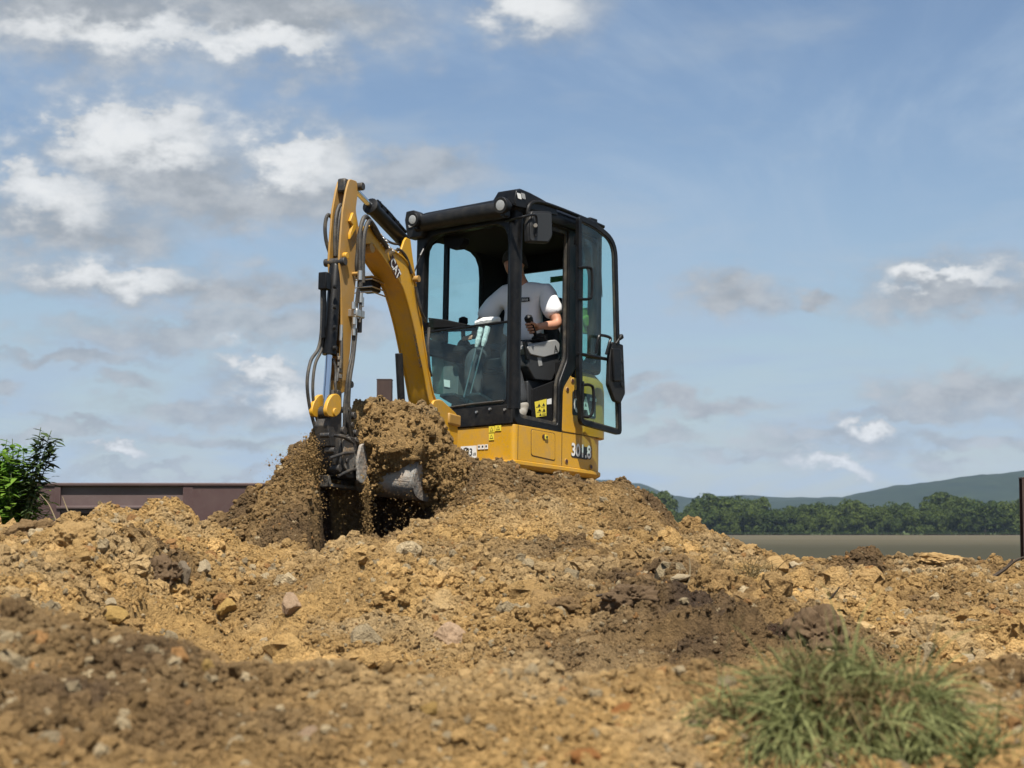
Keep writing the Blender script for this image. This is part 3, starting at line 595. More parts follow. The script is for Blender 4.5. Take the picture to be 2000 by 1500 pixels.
# labels on the front of the house
def plate(px0, py0, px1, py1, m, name, parent, off=.002):
    q = [P(px0, py0, 'x', off), P(px1, py0 - (px1 - px0) * .06, 'x', off), P(px1, py1 - (px1 - px0) * .06, 'x', off), P(px0, py1, 'x', off)]
    return MB().prism(q, (.0012, 0, 0)).build(name, m, parent), q
snd, q = plate(900, 872, 931, 896, M_WHT, 'sound_label', EX)
text('93', q[3] + (q[1] - q[0]) * .32 + (0, 0, .018), q[1] - q[0], (0, 0, 1), .052, M_BPR, 'number', snd, .002, .02, .85)
text('dB', q[3] + (q[1] - q[0]) * .76 + (0, 0, .018), q[1] - q[0], (0, 0, 1), .020, M_BPR, 'unit', snd, .002, .01)
MB().tube([q[0] + (.0025, .03, -.02), q[0] + (.0025, .05, -.012), q[0] + (.0025, .075, -.02), q[0] + (.0025, .06, -.03)], .003, 5).build('symbol', M_DARKST, snd)
for k in range(3):
    s_, q = plate(933 + 7 * k, 869 - .4 * k, 939 + 7 * k, 878 - .4 * k, M_WHT, 'small_label', EX)
    MB().box(q[3] + (.0013, .006, .012), q[3] + (.0022, .02, .026)).build('mark', M_BPR, s_)
for (x0, y0, x1, y1) in ((955, 833, 966, 845), (967, 831, 979, 842), (955, 847, 965, 860)):
    s_, q = plate(x0, y0, x1, y1, M_YST, 'warning_label', EX); c = sum(q) / 4
    MB().prism([c + (.0014, -.016, -.013), c + (.0014, .016, -.013), c + (.0014, 0, .016)], (.0008, 0, 0)).build('mark', M_BPR, s_)
    MB().prism([c + (.0023, -.010, -.0095), c + (.0023, .010, -.0095), c + (.0023, 0, .009)], (.0006, 0, 0)).build('mark', M_YST, s_)
# swing frame, slew ring and undercarriage behind the berm
MB().box((-1.0, -.88, -.06), (-.06, -.07, -.008)).build('swing_frame', M_DARKST, EX, .01)
MB().cyl((-.55, -.47, -.13), (-.55, -.47, -.055), .30, n=36).build('slew_ring', M_DARKST, EX)
MB().prism([P(*q, 'x', .05) for q in ((938, 900), (970, 896), (980, 904), (978, 914), (940, 916))], (-.12, 0, 0)).build('step', M_YEL2, EX, .006)
MB().loft([[(-1.15, -.8, -.22), (.1, -.8, -.22), (.1, -.14, -.22), (-1.15, -.14, -.22)], [(-.8, -.7, -.125), (-.3, -.7, -.125), (-.3, -.25, -.125), (-.8, -.25, -.125)]]).build('track_frame', M_YEL2, EX, .01)
for yc in (-.115, -.835):
    o = round_poly([(.30, -.09), (.30, -.43), (-1.30, -.43), (-1.30, -.09)], .165, 6); i_ = round_poly([(.265, -.125), (.265, -.395), (-1.265, -.395), (-1.265, -.125)], .13, 6)
    tr = MB().ring([(p[0], yc - .115, p[1]) for p in o], [(p[0], yc - .115, p[1]) for p in i_], (0, .23, 0)).build('track', M_HOSE, EX, .006)
    for k in range(5): MB().cyl((.13 - .315 * k, yc - .09, -.29 if 0 < k < 4 else -.26), (.13 - .315 * k, yc + .09, -.29 if 0 < k < 4 else -.26), .085 if 0 < k < 4 else .125, n=20).build('roller', M_DARKST, tr)

# --- cab
fr = [(.0, .29), (.0, 1.86), (-.72, 1.87), (-.735, .80), (-.565, .60), (-.555, .272)]; fi = [(-.066, .345), (-.072, 1.775), (-.612, 1.78), (-.612, .83), (-.508, .635), (-.505, .33)]
fo = round_poly([(p[0], .0, p[1]) for p in fr], [.05, .05, .03, .04, .04, .02]); fin = round_poly([(p[0], .0, p[1]) for p in fi], [.05, .08, .03, .04, .04, .03])
MB().ring(fo, fin, (0, -.065, 0)).build('door_frame', M_BLK, EX, .012, seg=3)
MB().ring([p * (1, 1, 1) + (-.006, -.02, 0) for p in fin], [p + (np.array([-.29, 0, 1.05]) - p) * (1, 0, 1) * .035 + (0, -.02, 0) for p in fin], (0, -.02, 0)).build('door_seal', M_HOSE, EX, .003)
fo = round_poly([(.0, 0, .29), (.0, 0, 1.85), (0, -.95, 1.85), (0, -.95, .29)], .05); fin = round_poly([(.0, -.078, .44), (.0, -.078, 1.735), (0, -.875, 1.735), (0, -.875, .44)], [.07, .16, .16, .07])
MB().ring([p + (.004, 0, 0) for p in fo], [p + (.004, 0, 0) for p in fin], (-.065, 0, 0)).build('front_frame', M_BLK, EX, .012, seg=3)
MB().prism(round_poly([(.008, -.012, .292), (.008, -.012, .43), (.008, -.94, .43), (.008, -.94, .292)], .012), (-.05, 0, 0)).build('front_panel', M_BLKM, EX, .006)
for q in ((931, 805), (986, 800), (957, 799)):
    c = P(*q, 'x', .012); MB().cyl(c - (.008, 0, 0), c + (.008, 0, 0), .011, .009, 10).build('bolt_head', M_ZINC, EX)
# the front left pillar bulges out as a rounded post
MB().tube([(-.035, -.034, .40), (-.032, -.034, .8), (-.03, -.034, 1.3), (-.028, -.034, 1.80)], [.049, .045, .046, .05], 16).build('front_pillar', M_BLK, EX)
def pane(name, pts, vec, m, parent): return MB().prism(pts, vec).build(name, m, parent)
pane('lower_windscreen', round_poly([(-.012, -.066, .445), (-.012, -.066, 1.012), (-.012, -.885, 1.012), (-.012, -.885, .445)], [.06, .004, .004, .06]), (-.005, 0, 0), M_GLASSW, EX)
MB().box((-.022, -.885, 1.012), (-.002, -.066, 1.028)).build('windscreen_rail', M_BLK, EX, .004)
MB().tube([P(868, 797, 'x', .008), P(925, 789, 'x', .010), P(984, 783, 'x', .008)], .008, 8).build('windscreen_seal', M_HOSE, EX)
# right wall with two openings
def wall_ring(name, ax, val, out, inn, r1, r2, vec, pr=M_INT):
    f = (lambda p: (p[0], val, p[1])) if ax == 'y' else (lambda p: (val, p[0], p[1]))
    a = round_poly([f(p) for p in out], r1); b = round_poly([f(p) for p in inn], r2); MB().ring(a, b, vec).build(name, pr, EX, .006); return b
b = wall_ring('right_wall', 'y', -.95, [(-.0, .92), (-.0, 1.85), (-1.02, 1.85), (-1.02, .92)], [(-.085, .985), (-.085, 1.735), (-.715, 1.755), (-.715, .985)], .03, [.07, .16, .20, .07], (0, .05, 0))
pane('right_window', [p + (0, .02, 0) for p in b], (0, .005, 0), M_GLASS, EX)
b = wall_ring('right_lower_wall', 'y', -.95, [(-.0, .29), (-.0, .92), (-1.02, .92), (-1.02, .29)], [(-.07, .47), (-.07, .87), (-.42, .87), (-.42, .47)], .02, .05, (0, .05, 0))
pane('right_lower_window', [p + (0, .02, 0) for p in b], (0, .005, 0), M_GLASS, EX)
xb = P(870, 560, 'y', -.925)[0]
MB().box((xb - .012, -.94, .985), (xb + .012, -.895, 1.74)).build('window_bar', M_BLK, EX, .004)
b = wall_ring('rear_wall', 'x', -1.02, [(-.0, .76), (-.0, 1.85), (-.95, 1.85), (-.95, .76)], [(-.10, .86), (-.10, 1.60), (-.87, 1.615), (-.87, .86)], .04, .09, (.045, 0, 0))
pane('rear_window', [p + (.02, 0, 0) for p in b], (.005, 0, 0), M_GLASS, EX)
q = [P(*k, 'x', -.985) for k in ((1075, 541), (1100, 538), (1100, 549), (1075, 552.5))]
MB().prism(q, (.002, 0, 0)).build('green_sticker', M_GRN, EX)
b = wall_ring('left_quarter_wall', 'y', .0, [(-.735, .775), (-.735, 1.86), (-1.02, 1.85), (-1.02, .775)], [(-.79, .83), (-.79, 1.78), (-.955, 1.76), (-.955, .83)], [.01, .01, .08, .03], .05, (0, -.05, 0), M_BLK)
pane('left_quarter_window', [p + (0, -.02, 0) for p in b], (0, -.005, 0), M_GLASS, EX)
MB().box((-1.0, -.93, .292), (-.02, -.07, .335)).build('floor', M_BLKM, EX)
MB().box((-.798, -.90, .335), (-.74, -.07, .85)).build('rear_bulkhead', M_INT, EX, .01)
MB().box((-.738, -.075, .336), (-.556, -.06, .80)).build('side_lining', M_INT, EX)
# roof: domed slab, front beam, raised corner, lamps
def roof_ring(g, z, x0=.035, x1=-1.06): return [(p[0], p[1], z - .02 * max(0, -p[0] - .3)) for p in round_poly([(x0 - g, .035 - g), (x1 + g, .03 - g), (x1 + g, -.98 + g), (x0 - g, -.985 + g)], .12, 6)]
MB().loft([roof_ring(.055, 1.79), roof_ring(.012, 1.80), roof_ring(.0, 1.835), roof_ring(.004, 1.88), roof_ring(.03, 1.915), roof_ring(.09, 1.93), roof_ring(.25, 1.938)]).build('roof', M_BLK, EX, 0, 50)
MB().box((-.98, -.92, 1.735), (-.05, -.03, 1.79)).build('headliner', M_INT, EX, .02)
MB().tube([(.045, -.90, 1.822), (.05, -.7, 1.824), (.052, -.45, 1.822), (.05, -.2, 1.818), (.03, -.05, 1.815)], .062, 16).build('roof_beam', M_BLKM, EX)
hump = [(.07, 1.83), (.078, 1.885), (.06, 1.945), (.0, 1.965), (-.10, 1.960), (-.22, 1.945), (-.40, 1.915), (-.42, 1.86)]
MB().loft([[(x, .042, z - .012) for x, z in hump], [(x, .02, z) for x, z in hump], [(x, -.13, z + .004) for x, z in hump], [(x - .03, -.21, z - .05) for x, z in hump]]).build('roof_corner', M_BLK, EX, .006)
MB().tube([(-.075, .043, 1.70), (-.065, .044, 1.82), (-.12, .045, 1.885), (-.24, .044, 1.905), (-.42, .043, 1.905), (-.70, .042, 1.893), (-.98, .04, 1.875)], .015, 8, 4).build('rain_rail', M_BLK, EX)
for px0 in (1010, 1018):
    c = P(px0 + 3, 383, 'y', .044); MB().prism(round_poly([c + np.array(d) for d in ((.022, 0, .02), (-.020, 0, .02), (-.032, 0, -.018), (.010, 0, -.018))], .008), (0, .003, 0)).build('reflector', M_WHT if px0 == 1010 else M_GREY, EX)
MB().box((-.56, -.30, 1.93), (-.36, -.08, 1.955)).build('roof_vent', M_BLK, EX, .008)
MB().box((-.99, -.12, 1.88), (-.90, -.02, 1.945)).build('rear_lamp_mount', M_BLK, EX, .008)
def lamp(px, py, x, r):
    c = P(px, py, 'x', x); d = np.array([1, .05, -.12]); d /= np.linalg.norm(d)
    h = MB().tube([c - d * .10, c - d * .06, c - d * .02, c + d * .012, c + d * .012], [r * .6, r * 1.1, r * 1.42, r * 1.42, r * .98], 20).build('work_lamp', M_BLKM, EX, .003)
    MB().tube([c + d * .004, c + d * .014, c + d * .017], [r * .92, r * .9, r * .5], 20).build('lens', M_LENS, h)
    MB().obox(c - d * .05 - np.array([0, 0, r * 1.2]), (.03, 0, 0), (0, .02, 0), (0, 0, .03)).build('bracket', M_BLK, h, .004); return h
lamp(807.5, 429, .14, .036); lamp(979, 401, .18, .041)
q = round_poly([P(*k, 'x', .06) for k in ((790, 430), (793, 413), (807, 410), (822, 418), (828, 440), (822, 462), (795, 466))], .01)
MB().prism(q, (-.09, 0, 0)).build('lamp_housing', M_BLKM, EX, .008)
q = P(803, 441, 'x', .065); MB().obox(q, (.004, 0, 0), (0, .022, .002), (0, -.004, .010)).build('housing_marker', M_GREY, EX)
MB().obox(P(826, 424, 'x', .0), (.03, 0, 0), (0, .03, 0), (0, 0, .018)).build('beam_clamp', M_BLK, EX, .006)
# mirror
q = round_poly([P(*k, 'y', .09) for k in ((1030, 413), (1069, 415), (1070, 464), (1062, 477), (1023, 475), (1022, 440))], .02)
mi = MB().prism(q, (-.0, .045, 0)).build('mirror', M_BLKM, EX, .012, seg=3)
q2 = [p + (P(1046, 446, 'y', .09) - p) * .12 + (0, .046, 0) for p in q]; MB().prism(q2, (0, .004, 0)).build('mirror_back', M_DGREY, mi, .003)
MB().tube([P(988, 432, 'x', .03), P(1015, 425, 'y', .10), P(1042, 420, 'y', .155), P(1048, 426, 'y', .16), P(1048, 450, 'y', .155), P(1046, 462, 'y', .15)], .009, 8, 4).build('mirror_arm', M_BLK, mi)
MB().cyl(P(1046, 440, 'y', .14), P(1046, 440, 'y', .17), .014).build('mirror_pivot', M_ZINC, mi)
# wipers, gas strut, interior mirror seen in the front opening
MB().cyl(P(838, 466, 'y', -.86), P(821, 500, 'y', -.86), .012, n=10).build('strut_barrel', M_BLK, EX); MB().cyl(P(821, 500, 'y', -.86), P(808, 535, 'y', -.86), .005, n=8).build('strut_rod', M_BLK, EX)
q = round_poly([P(*k, 'x', -.09) for k in ((866, 468), (869, 481), (880, 486), (896, 484), (904, 474), (906, 464), (866, 462))], .008); MB().prism(q, (-.07, 0, 0)).build('wiper_motor', M_INT, EX, .006)

# --- open door, swung back along the side
yd = .085
dl = [P(*k, 'y', yd) for k in ((1124, 421), (1158, 436), (1199, 470), (1208, 851), (1128, 829), (1124, 700))]
do = round_poly(dl, [.05, .10, .22, .05, .05, .02], 6); cen = sum(dl) / 6
def inset(poly, d):
    n = len(poly); out = []
    for i in range(n):
        t = poly[(i + 1) % n] - poly[i - 1]; t = t / np.linalg.norm(t); nn = np.array([t[2], 0, -t[0]])
        if nn @ (cen - poly[i]) < 0: nn = -nn
        out.append(poly[i] + nn * d)
    return out
door = MB().ring(do, inset(do, .036), (0, .032, 0)).build('door', M_BLK, EX, .010, seg=3)
MB().ring([p + (0, .012, 0) for p in inset(do, .036)], [p + (0, .012, 0) for p in inset(do, .046)], (0, .012, 0)).build('seal', M_HOSE, door)
pane('door_glass', [p + (0, .014, 0) for p in inset(do, .034)], (0, .005, 0), M_GLASS, door)
def dpt(px, py, off=.0): return P(px, py, 'y', yd + off)
MB().tube([dpt(1127, 690, .02), dpt(1155, 696, .03), dpt(1188, 702, .02)], .013, 8).build('door_rail', M_BLK, door)
MB().tube([dpt(1129, 523, .03), dpt(1150, 523, .05), dpt(1156, 531, .055), dpt(1156, 575, .055), dpt(1149, 584, .05), dpt(1129, 584, .03)], .0105, 8, 4).build('grab_handle', M_BLK, door)
MB().tube([dpt(1137, 752, .03), dpt(1152, 752, .05), dpt(1159, 762, .055), dpt(1158, 802, .055), dpt(1150, 814, .05), dpt(1138, 813, .03)], .011, 8, 4).build('grab_handle', M_BLK, door)
MB().tube([dpt(1139, 745, .03), dpt(1138, 780, .04), dpt(1138, 818, .03)], .009, 8).build('handle_mount', M_BLK, door)
MB().tube([dpt(1164, 690, .05), dpt(1169, 659, .06), dpt(1176, 655, .06), dpt(1192, 660, .06), dpt(1190, 670, .06), dpt(1184, 692, .05)], .011, 8, 4).build('release_handle', M_BLK, door)
q = round_poly([dpt(*k, .02) for k in ((1188, 668), (1210, 674), (1214, 770), (1205, 789), (1194, 784), (1182, 752), (1184, 700))], .014)
lt = MB().prism(q, (0, .036, 0)).build('latch_box', M_BLKM, door, .008, seg=3)
MB().prism(round_poly([dpt(*k, .056) for k in ((1193, 680), (1209, 682), (1211, 745), (1196, 745))], .01), (0, .02, 0)).build('latch_cover', M_BLK, lt, .006)
MB().cyl(dpt(1203, 672, .05), dpt(1212, 659, .06), .012, .010, 10).build('release_knob', M_BLK, lt); MB().tube([dpt(1210, 662, .06), dpt(1213, 657.5, .06), dpt(1215, 655, .06)], [.013, .022, .012], 12).build('knob_ball', M_BLKM, lt)
for k in (705, 728, 752): MB().obox(dpt(1213, k, .05), (.008, 0, 0), (0, .014, 0), (0, 0, .016)).build('latch_lug', M_BLKM, lt, .004)
for k in (470, 560, 640, 770): MB().cyl(dpt(1125, k - 8, -.02), dpt(1125, k + 8, -.02), .016, n=10).build('hinge', M_BLK, door)
MB().tube([dpt(1172, 480, .0), dpt(1174, 530, .0), dpt(1176, 580, .0)], .004, 6).build('wiper_blade', M_BPR, door); MB().cyl(dpt(1171, 462, .0), dpt(1172, 492, .0), .009, n=8).build('wiper_arm', M_BLK, door)
# --- cab interior
st = MB().loft([[(p[0], p[1], .74) for p in round_poly([(-.36, -.24), (-.80, -.24), (-.80, -.68), (-.36, -.68)], .06)], [(p[0], p[1], .83) for p in round_poly([(-.33, -.22), (-.82, -.22), (-.82, -.70), (-.33, -.70)], .07)], [(p[0], p[1], .85) for p in round_poly([(-.37, -.26), (-.80, -.26), (-.80, -.66), (-.37, -.66)], .06)]]).build('seat_cushion', M_DGREY, EX, .02)
MB().loft([[(-.76, -.68, .84), (-.76, -.24, .84), (-.86, -.24, .84), (-.86, -.68, .84)], [(-.80, -.70, 1.10), (-.80, -.22, 1.10), (-.92, -.22, 1.10), (-.92, -.70, 1.10)], [(-.84, -.66, 1.36), (-.84, -.26, 1.36), (-.93, -.26, 1.36), (-.93, -.66, 1.36)]]).build('seat_back', M_DGREY, EX, .04, seg=3)
MB().box((-.78, -.66, .335), (-.40, -.26, .74)).build('seat_base', M_INT, EX, .02)
def side_prism(name, pts, y, dy, m, bev=.01, r=.02, parent=EX): return MB().prism(round_poly([P(*k, 'y', y) for k in pts], r), (0, dy, 0)).build(name, m, parent, bev, seg=3)
cs = side_prism('left_console', ((1029, 677), (1060, 668), (1086, 663), (1094, 671), (1092, 690), (1062, 698), (1036, 692)), -.12, -.15, M_GREY)
side_prism('console_pod', ((1032, 690), (1093, 688), (1092, 712), (1078, 745), (1045, 742), (1030, 715)), -.135, -.12, M_DGREY)
side_prism('console_switches', ((1050, 698), (1057, 697), (1060, 714), (1053, 716)), -.132, -.02, M_GREY, .003, .004)
side_prism('seat_side', ((1030, 742), (1078, 745), (1076, 800), (1050, 812), (1032, 800)), -.17, -.06, M_DGREY)
side_prism('console_lever', ((1024, 668), (1029, 664), (1036, 690), (1035, 702), (1030, 702)), -.125, -.02, M_BLKM, .004, .004)
text('A', P(1082, 689, 'y', -.117), P(1090, 688, 'y', -.117) - P(1082, 689, 'y', -.117), (0, 0, 1), .055, M_BPR, 'console_mark', cs, .0015, .0, 1.0)
jb, jt = P(1052, 668, 'y', -.19), P(1033, 624, 'y', -.19)
MB().tube([jb, jb + (.0, 0, .012), jb + (.002, 0, .025), jb + (.004, 0, .035), jb + (.008, 0, .05), jb + (.012, 0, .06)], [.062, .066, .05, .053, .036, .026], 18).build('joystick_boot', M_BLKM, EX)
jd = (jt - jb) / np.linalg.norm(jt - jb)
MB().tube([jb + jd * .04, jb + jd * .10, jt - jd * .06, jt - jd * .03, jt, jt + jd * .022, jt + jd * .034], [.011, .015, .018, .024, .032, .029, .012], 16).build('joystick', M_BLKM, EX)
st_ = MB().prism([P(*k, 'y', -.06) for k in ((1044, 785), (1067, 779), (1067, 812), (1047, 815))], (0, .001, 0)).build('warning_label', M_YST, EX)
for (x, y, w, h) in ((1050, 788, 6, 6), (1059, 787, 5.5, 5.5), (1051, 798, 6, 5), (1060, 797, 5, 6), (1053, 807, 5, 5)):
    MB().prism([P(x + w / 2, y, 'y', -.0588), P(x + w, y + h, 'y', -.0588), P(x, y + h, 'y', -.0588)], (0, .0006, 0)).build('mark', M_BPR, st_)
for (x, y) in ((1047, 795), (1057, 794.5), (1049, 804.5), (1058, 804), (1059, 808), (1059, 810.5)):
    MB().prism([P(x, y, 'y', -.0588), P(x + 7, y - .4, 'y', -.0588), P(x + 7, y + .6, 'y', -.0588), P(x, y + 1, 'y', -.0588)], (0, .0006, 0)).build('mark', M_BPR, st_)
MB().prism([P(*k, 'y', -.06) for k in ((1068, 780), (1077, 778), (1077, 789), (1068, 790))], (0, .001, 0)).build('small_label', M_WHT, EX)
MB().prism([P(*k, 'y', -.062) for k in ((1040, 760), (1092, 740), (1096, 838), (1040, 826))], (0, -.012, 0)).build('kick_panel', M_INT, EX, .004)
# travel levers wrapped in white foil, pedals, right console with its lever, display
for (t, b) in (((940, 640), (906, 776)), ((953, 638), (917, 776))):
    a, c = P(*t, 'x', -.16), P(*b, 'x', -.10); lv = MB().cyl(c, a, .006, n=8).build('travel_lever', M_ZINC, EX)
    MB().tube([a + (c - a) * k for k in (.0, .06, .12, .18, .24, .28)], [.020, .022, .018, .021, .017, .012], 10).build('foil_wrap', M_WRAP, lv)
MB().tube([P(930, 632, 'x', -.16), P(945, 628, 'x', -.165), P(960, 626, 'x', -.165), P(975, 624, 'x', -.17)], [.020, .030, .027, .020], 10, 0).build('foil_wrap', M_WRAP, EX)
for x in (880, 930): MB().obox(P(x + 5, 778, 'x', -.10), (.07, 0, .02), (0, .07, 0), (-.004, 0, .012)).build('pedal', M_DGREY, EX, .006)
rc = MB().prism(round_poly([P(*k, 'x', -.30) for k in ((842, 688), (862, 700), (893, 712), (896, 720), (893, 775), (845, 768))], .02), (-.25, 0, 0)).build('right_console', M_CONS, EX, .012, seg=3)
MB().prism([P(*k, 'x', -.296) for k in ((867, 741), (879, 743), (879, 757), (868, 755))], (.002, 0, 0)).build('white_label', M_WHT, rc)
MB().prism(round_poly([P(*k, 'x', -.25) for k in ((834, 628), (851, 640), (868, 665), (860, 676), (843, 664), (830, 650))], .012), (-.05, 0, 0)).build('display', M_INT, EX, .008)
MB().prism([P(*k, 'x', -.18) for k in ((835, 620), (870, 624), (915, 634), (900, 640), (840, 642))], (-.18, 0, 0)).build('dash_shelf', M_INT, EX, .008)
a, c = P(905, 622, 'x', -.30), P(906, 680, 'x', -.30)
MB().tube([a + (0, 0, .012), a, a - (0, 0, .03), a - (0, 0, .06), a - (0, 0, .10), c], [.014, .034, .036, .022, .016, .018], 14).build('right_joystick', M_INT, EX)
MB().tube([c + (0, 0, .06), c + (0, 0, .04), c + (0, 0, .02), c, c - (0, 0, .03)], [.03, .045, .05, .075, .08], 16).build('right_joystick_boot', M_INT, EX)
MB().prism(round_poly([P(*k, 'x', -.35) for k in ((896, 676), (930, 670), (985, 690), (985, 725), (905, 720))], .02), (-.12, 0, 0)).build('right_armrest', M_INT, EX, .012)
# olive jacket hung behind the seat, seen through the door glass
JK = MB(); jc = P(1140, 630, 'y', -.22)
def blob(mb, c, rx, ry, rz, seed, n=10, m=16, amp=.18):
    r_ = np.random.default_rng(seed); rings = []
    for i in range(1, n):
        th = math.pi * i / n; rings.append([(c[0] + rx * math.sin(th) * math.cos(2 * math.pi * k / m) * (1 + amp * r_.normal() * .4), c[1] + ry * math.sin(th) * math.sin(2 * math.pi * k / m) * (1 + amp * r_.normal() * .4), c[2] + rz * math.cos(th) * (1 + amp * r_.normal() * .2)) for k in range(m)])
    return mb.loft(rings)

# --- swing post, boom, stick
def bmb(): return MB(BL)
M_BOOM = M_YEL
pst = bmb().box((-.16, -.11, -.02), (.02, .11, .08)).box((-.16, -.11, .28), (.02, .11, .36)); pst.build('swing_post', M_YEL2, EX, .012)
bmb().cyl((-.05, 0, -.06), (-.05, 0, .40), .05).build('swing_pin', M_DARKST, EX)
for s in (-1, 1): bmb().prism(round_poly([(-.14, s * .095, .02), (.12, s * .095, .12), (.26, s * .095, .30), (.24, s * .095, .42), (.12, s * .095, .44), (-.14, s * .095, .36)], .04), (0, -s * .02, 0)).build('swing_cheek', M_YEL, EX, .005)
inn = [PB(*k, .07) for k in ((860, 818), (840, 798), (835, 776), (828, 736), (818, 690), (810, 650), (803, 620), (798, 600), (790, 574), (778, 548), (760, 522), (746, 500), (736, 476), (723, 450), (716, 452))]
out = [PB(*k, .07) for k in ((716, 470), (722, 440), (732, 444), (745, 464), (758, 482), (776, 494), (790, 506), (800, 526), (808, 545), (814, 570), (820, 610), (826, 660), (834, 710), (842, 756), (848, 776), (864, 800))]
# side outline of the boom, smoothed in its own plane
oi = [PB(*k, .07) for k in ((862, 816), (842, 800), (835, 776), (828, 736), (818, 690), (810, 650), (802, 616), (790, 574), (778, 548), (760, 522), (744, 498), (728, 478), (708, 478))]
oo = [PB(*k, .07) for k in ((706, 456), (724, 440), (742, 458), (758, 482), (778, 497), (794, 512), (806, 540), (814, 570), (820, 610), (826, 660), (834, 710), (842, 756), (850, 782), (868, 806))]
boom = bmb().prism([p for p in spline(oi, 3)] + [p for p in spline(oo, 3)], (0, -.14, 0)).build('boom', M_BOOM, EX, .006)
for s in (.074, -.074):                      # welded cheek plates along both edges
    bmb().tube([p * (1, 0, 1) + (0, s, 0) for p in spline(oi[1:-1], 2)], .007, 6).build('weld_flange', M_BOOM, boom)
    bmb().tube([p * (1, 0, 1) + (0, s, 0) for p in spline(oo[2:], 2)], .007, 6).build('weld_flange', M_BOOM, boom)
for s in (.05, -.065):                       # bracket that carries the stick cylinder
    q = [PB(*k, s) for k in ((776, 500), (786, 470), (790, 464), (798, 468), (802, 500), (808, 540), (796, 520))]; bmb().prism(q, (0, .016, 0)).build('cylinder_bracket', M_BOOM, boom, .004)
# maker's badge and dealer's lettering on the boom
tg = PB(782, 552, .078) - PB(762, 508, .078); tg /= np.linalg.norm(tg)
ud = np.array([-tg[2], 0, tg[0]]); ud = ud if ud[2] > 0 else -ud
c = PB(771, 522, .078)
bmb().prism(round_poly([c + tg * a + ud * b for a, b in ((-.078, .040), (.072, .040), (.088, .018), (.064, -.046), (-.07, -.046))], .01), (0, .002, 0)).build('badge', M_REDBR, boom)
text('CAT', c - tg * .066 - ud * .034 + (0, .003, 0), tg, ud, .068, M_WHT, 'lettering', boom, .0008, .02, .78, BL)
a, b = PB(815, 648, .078), PB(829, 722, .078); tg2 = (b - a) / np.linalg.norm(b - a); ud2 = np.array([-tg2[2], 0, tg2[0]]); ud2 = ud2 if ud2[0] < 0 else -ud2
text('ZEPPELIN', a + (0, .0, 0) - ud2 * .02, tg2, np.array([tg2[2], 0, -tg2[0]]) * (-1 if tg2[2] < 0 else 1), .040, M_DARKST, 'dealer_lettering', boom, .001, .01, 1.0, BL)
# boom cylinder in front of the boom foot
a, b = PB(790, 905, 0), PB(779, 690, 0)
bmb().cyl(a, b, .026).build('boom_cylinder', M_BLKM, EX, .004)
# stick
hw = .045
fe = [(683, 349), (677, 370), (670, 410), (666, 460), (663, 506), (665, 540), (668, 600), (668, 680), (660, 742)]; be = [(674, 760), (684, 690), (690, 600), (697, 530), (704, 490), (700, 440), (695, 410), (699, 378), (698, 354)]
ol = [PB(*k, hw) for k in fe] + [PB(*k, hw) for k in be]; n_ = len(ol)
ols = round_poly(ol, .02, 2)
stick = bmb().prism(ols, (0, -.014, 0)).prism([p - (0, 2 * hw - .014, 0) for p in ols], (0, -.014, 0)).build('stick', M_YEL2, EX, .003)
core = [PB(*k, hw - .014) for k in ((672, 500), (676, 560), (676, 690), (668, 745), (672, 752), (681, 690), (687, 600), (693, 530), (698, 480), (692, 430))]
bmb().prism(core, (0, -2 * hw + .028, 0)).build('stick_web', M_YEL2, stick)
for (px_, py_, rr) in ((708, 486, .034), (690, 366, .026), (655, 512, .026), (668, 752, .022)):
    c = PB(px_, py_, 0); bmb().cyl(c + (0, -.075, 0), c + (0, .075, 0), rr).build('pivot_pin', M_YEL2 if rr > .03 else M_DARKST, stick, .003)
c = PB(674, 360, 0); bmb().box(c + (-.045, -.03, -.06), c + (.05, .03, .03)).build('top_block', M_DARKST, stick, .012)
q = [PB(*k, hw + .001) for k in ((685, 415), (692, 432), (690, 448), (679, 468), (679, 456), (685, 440), (679, 432))]; bmb().prism(q, (0, .02, 0)).build('hose_bracket', M_YEL, stick, .004)
c = PB(671, 500, hw); bmb().cyl(c, c + (0, .03, 0), .022).build('pin_keeper', M_YEL, stick, .004); c = PB(689, 535, hw); bmb().cyl(c, c + (0, .04, 0), .012).build('pin_keeper', M_YEL2, stick)
# stick cylinder on top of the boom
a, b = PB(793, 476, 0), PB(691, 368, 0); u = (b - a) / np.linalg.norm(b - a); Ls = np.linalg.norm(b - a)
sc_ = bmb().tube([a, a + u * .03, a + u * Ls * .66, a + u * Ls * .66, a + u * Ls * .70, a + u * Ls * .71], [.03, .046, .046, .055, .055, .03], 18).build('stick_cylinder', M_BLK, EX)
bmb().cyl(a + u * Ls * .69, b, .020).build('rod', M_CHROME, sc_)
for t in (.25, .38, .5, .6): c = a + u * Ls * t; bmb().box(c + (-.03, -.02, .03), c + (.03, .03, .07)).build('pipe_clamp', M_BLK, sc_, .006)
bmb().tube([a + u * .05 + (0, .02, .055), a + u * Ls * .4 + (0, .02, .065), a + u * Ls * .62 + (0, .02, .06)], .012, 8).build('steel_pipe', M_BLK, sc_)
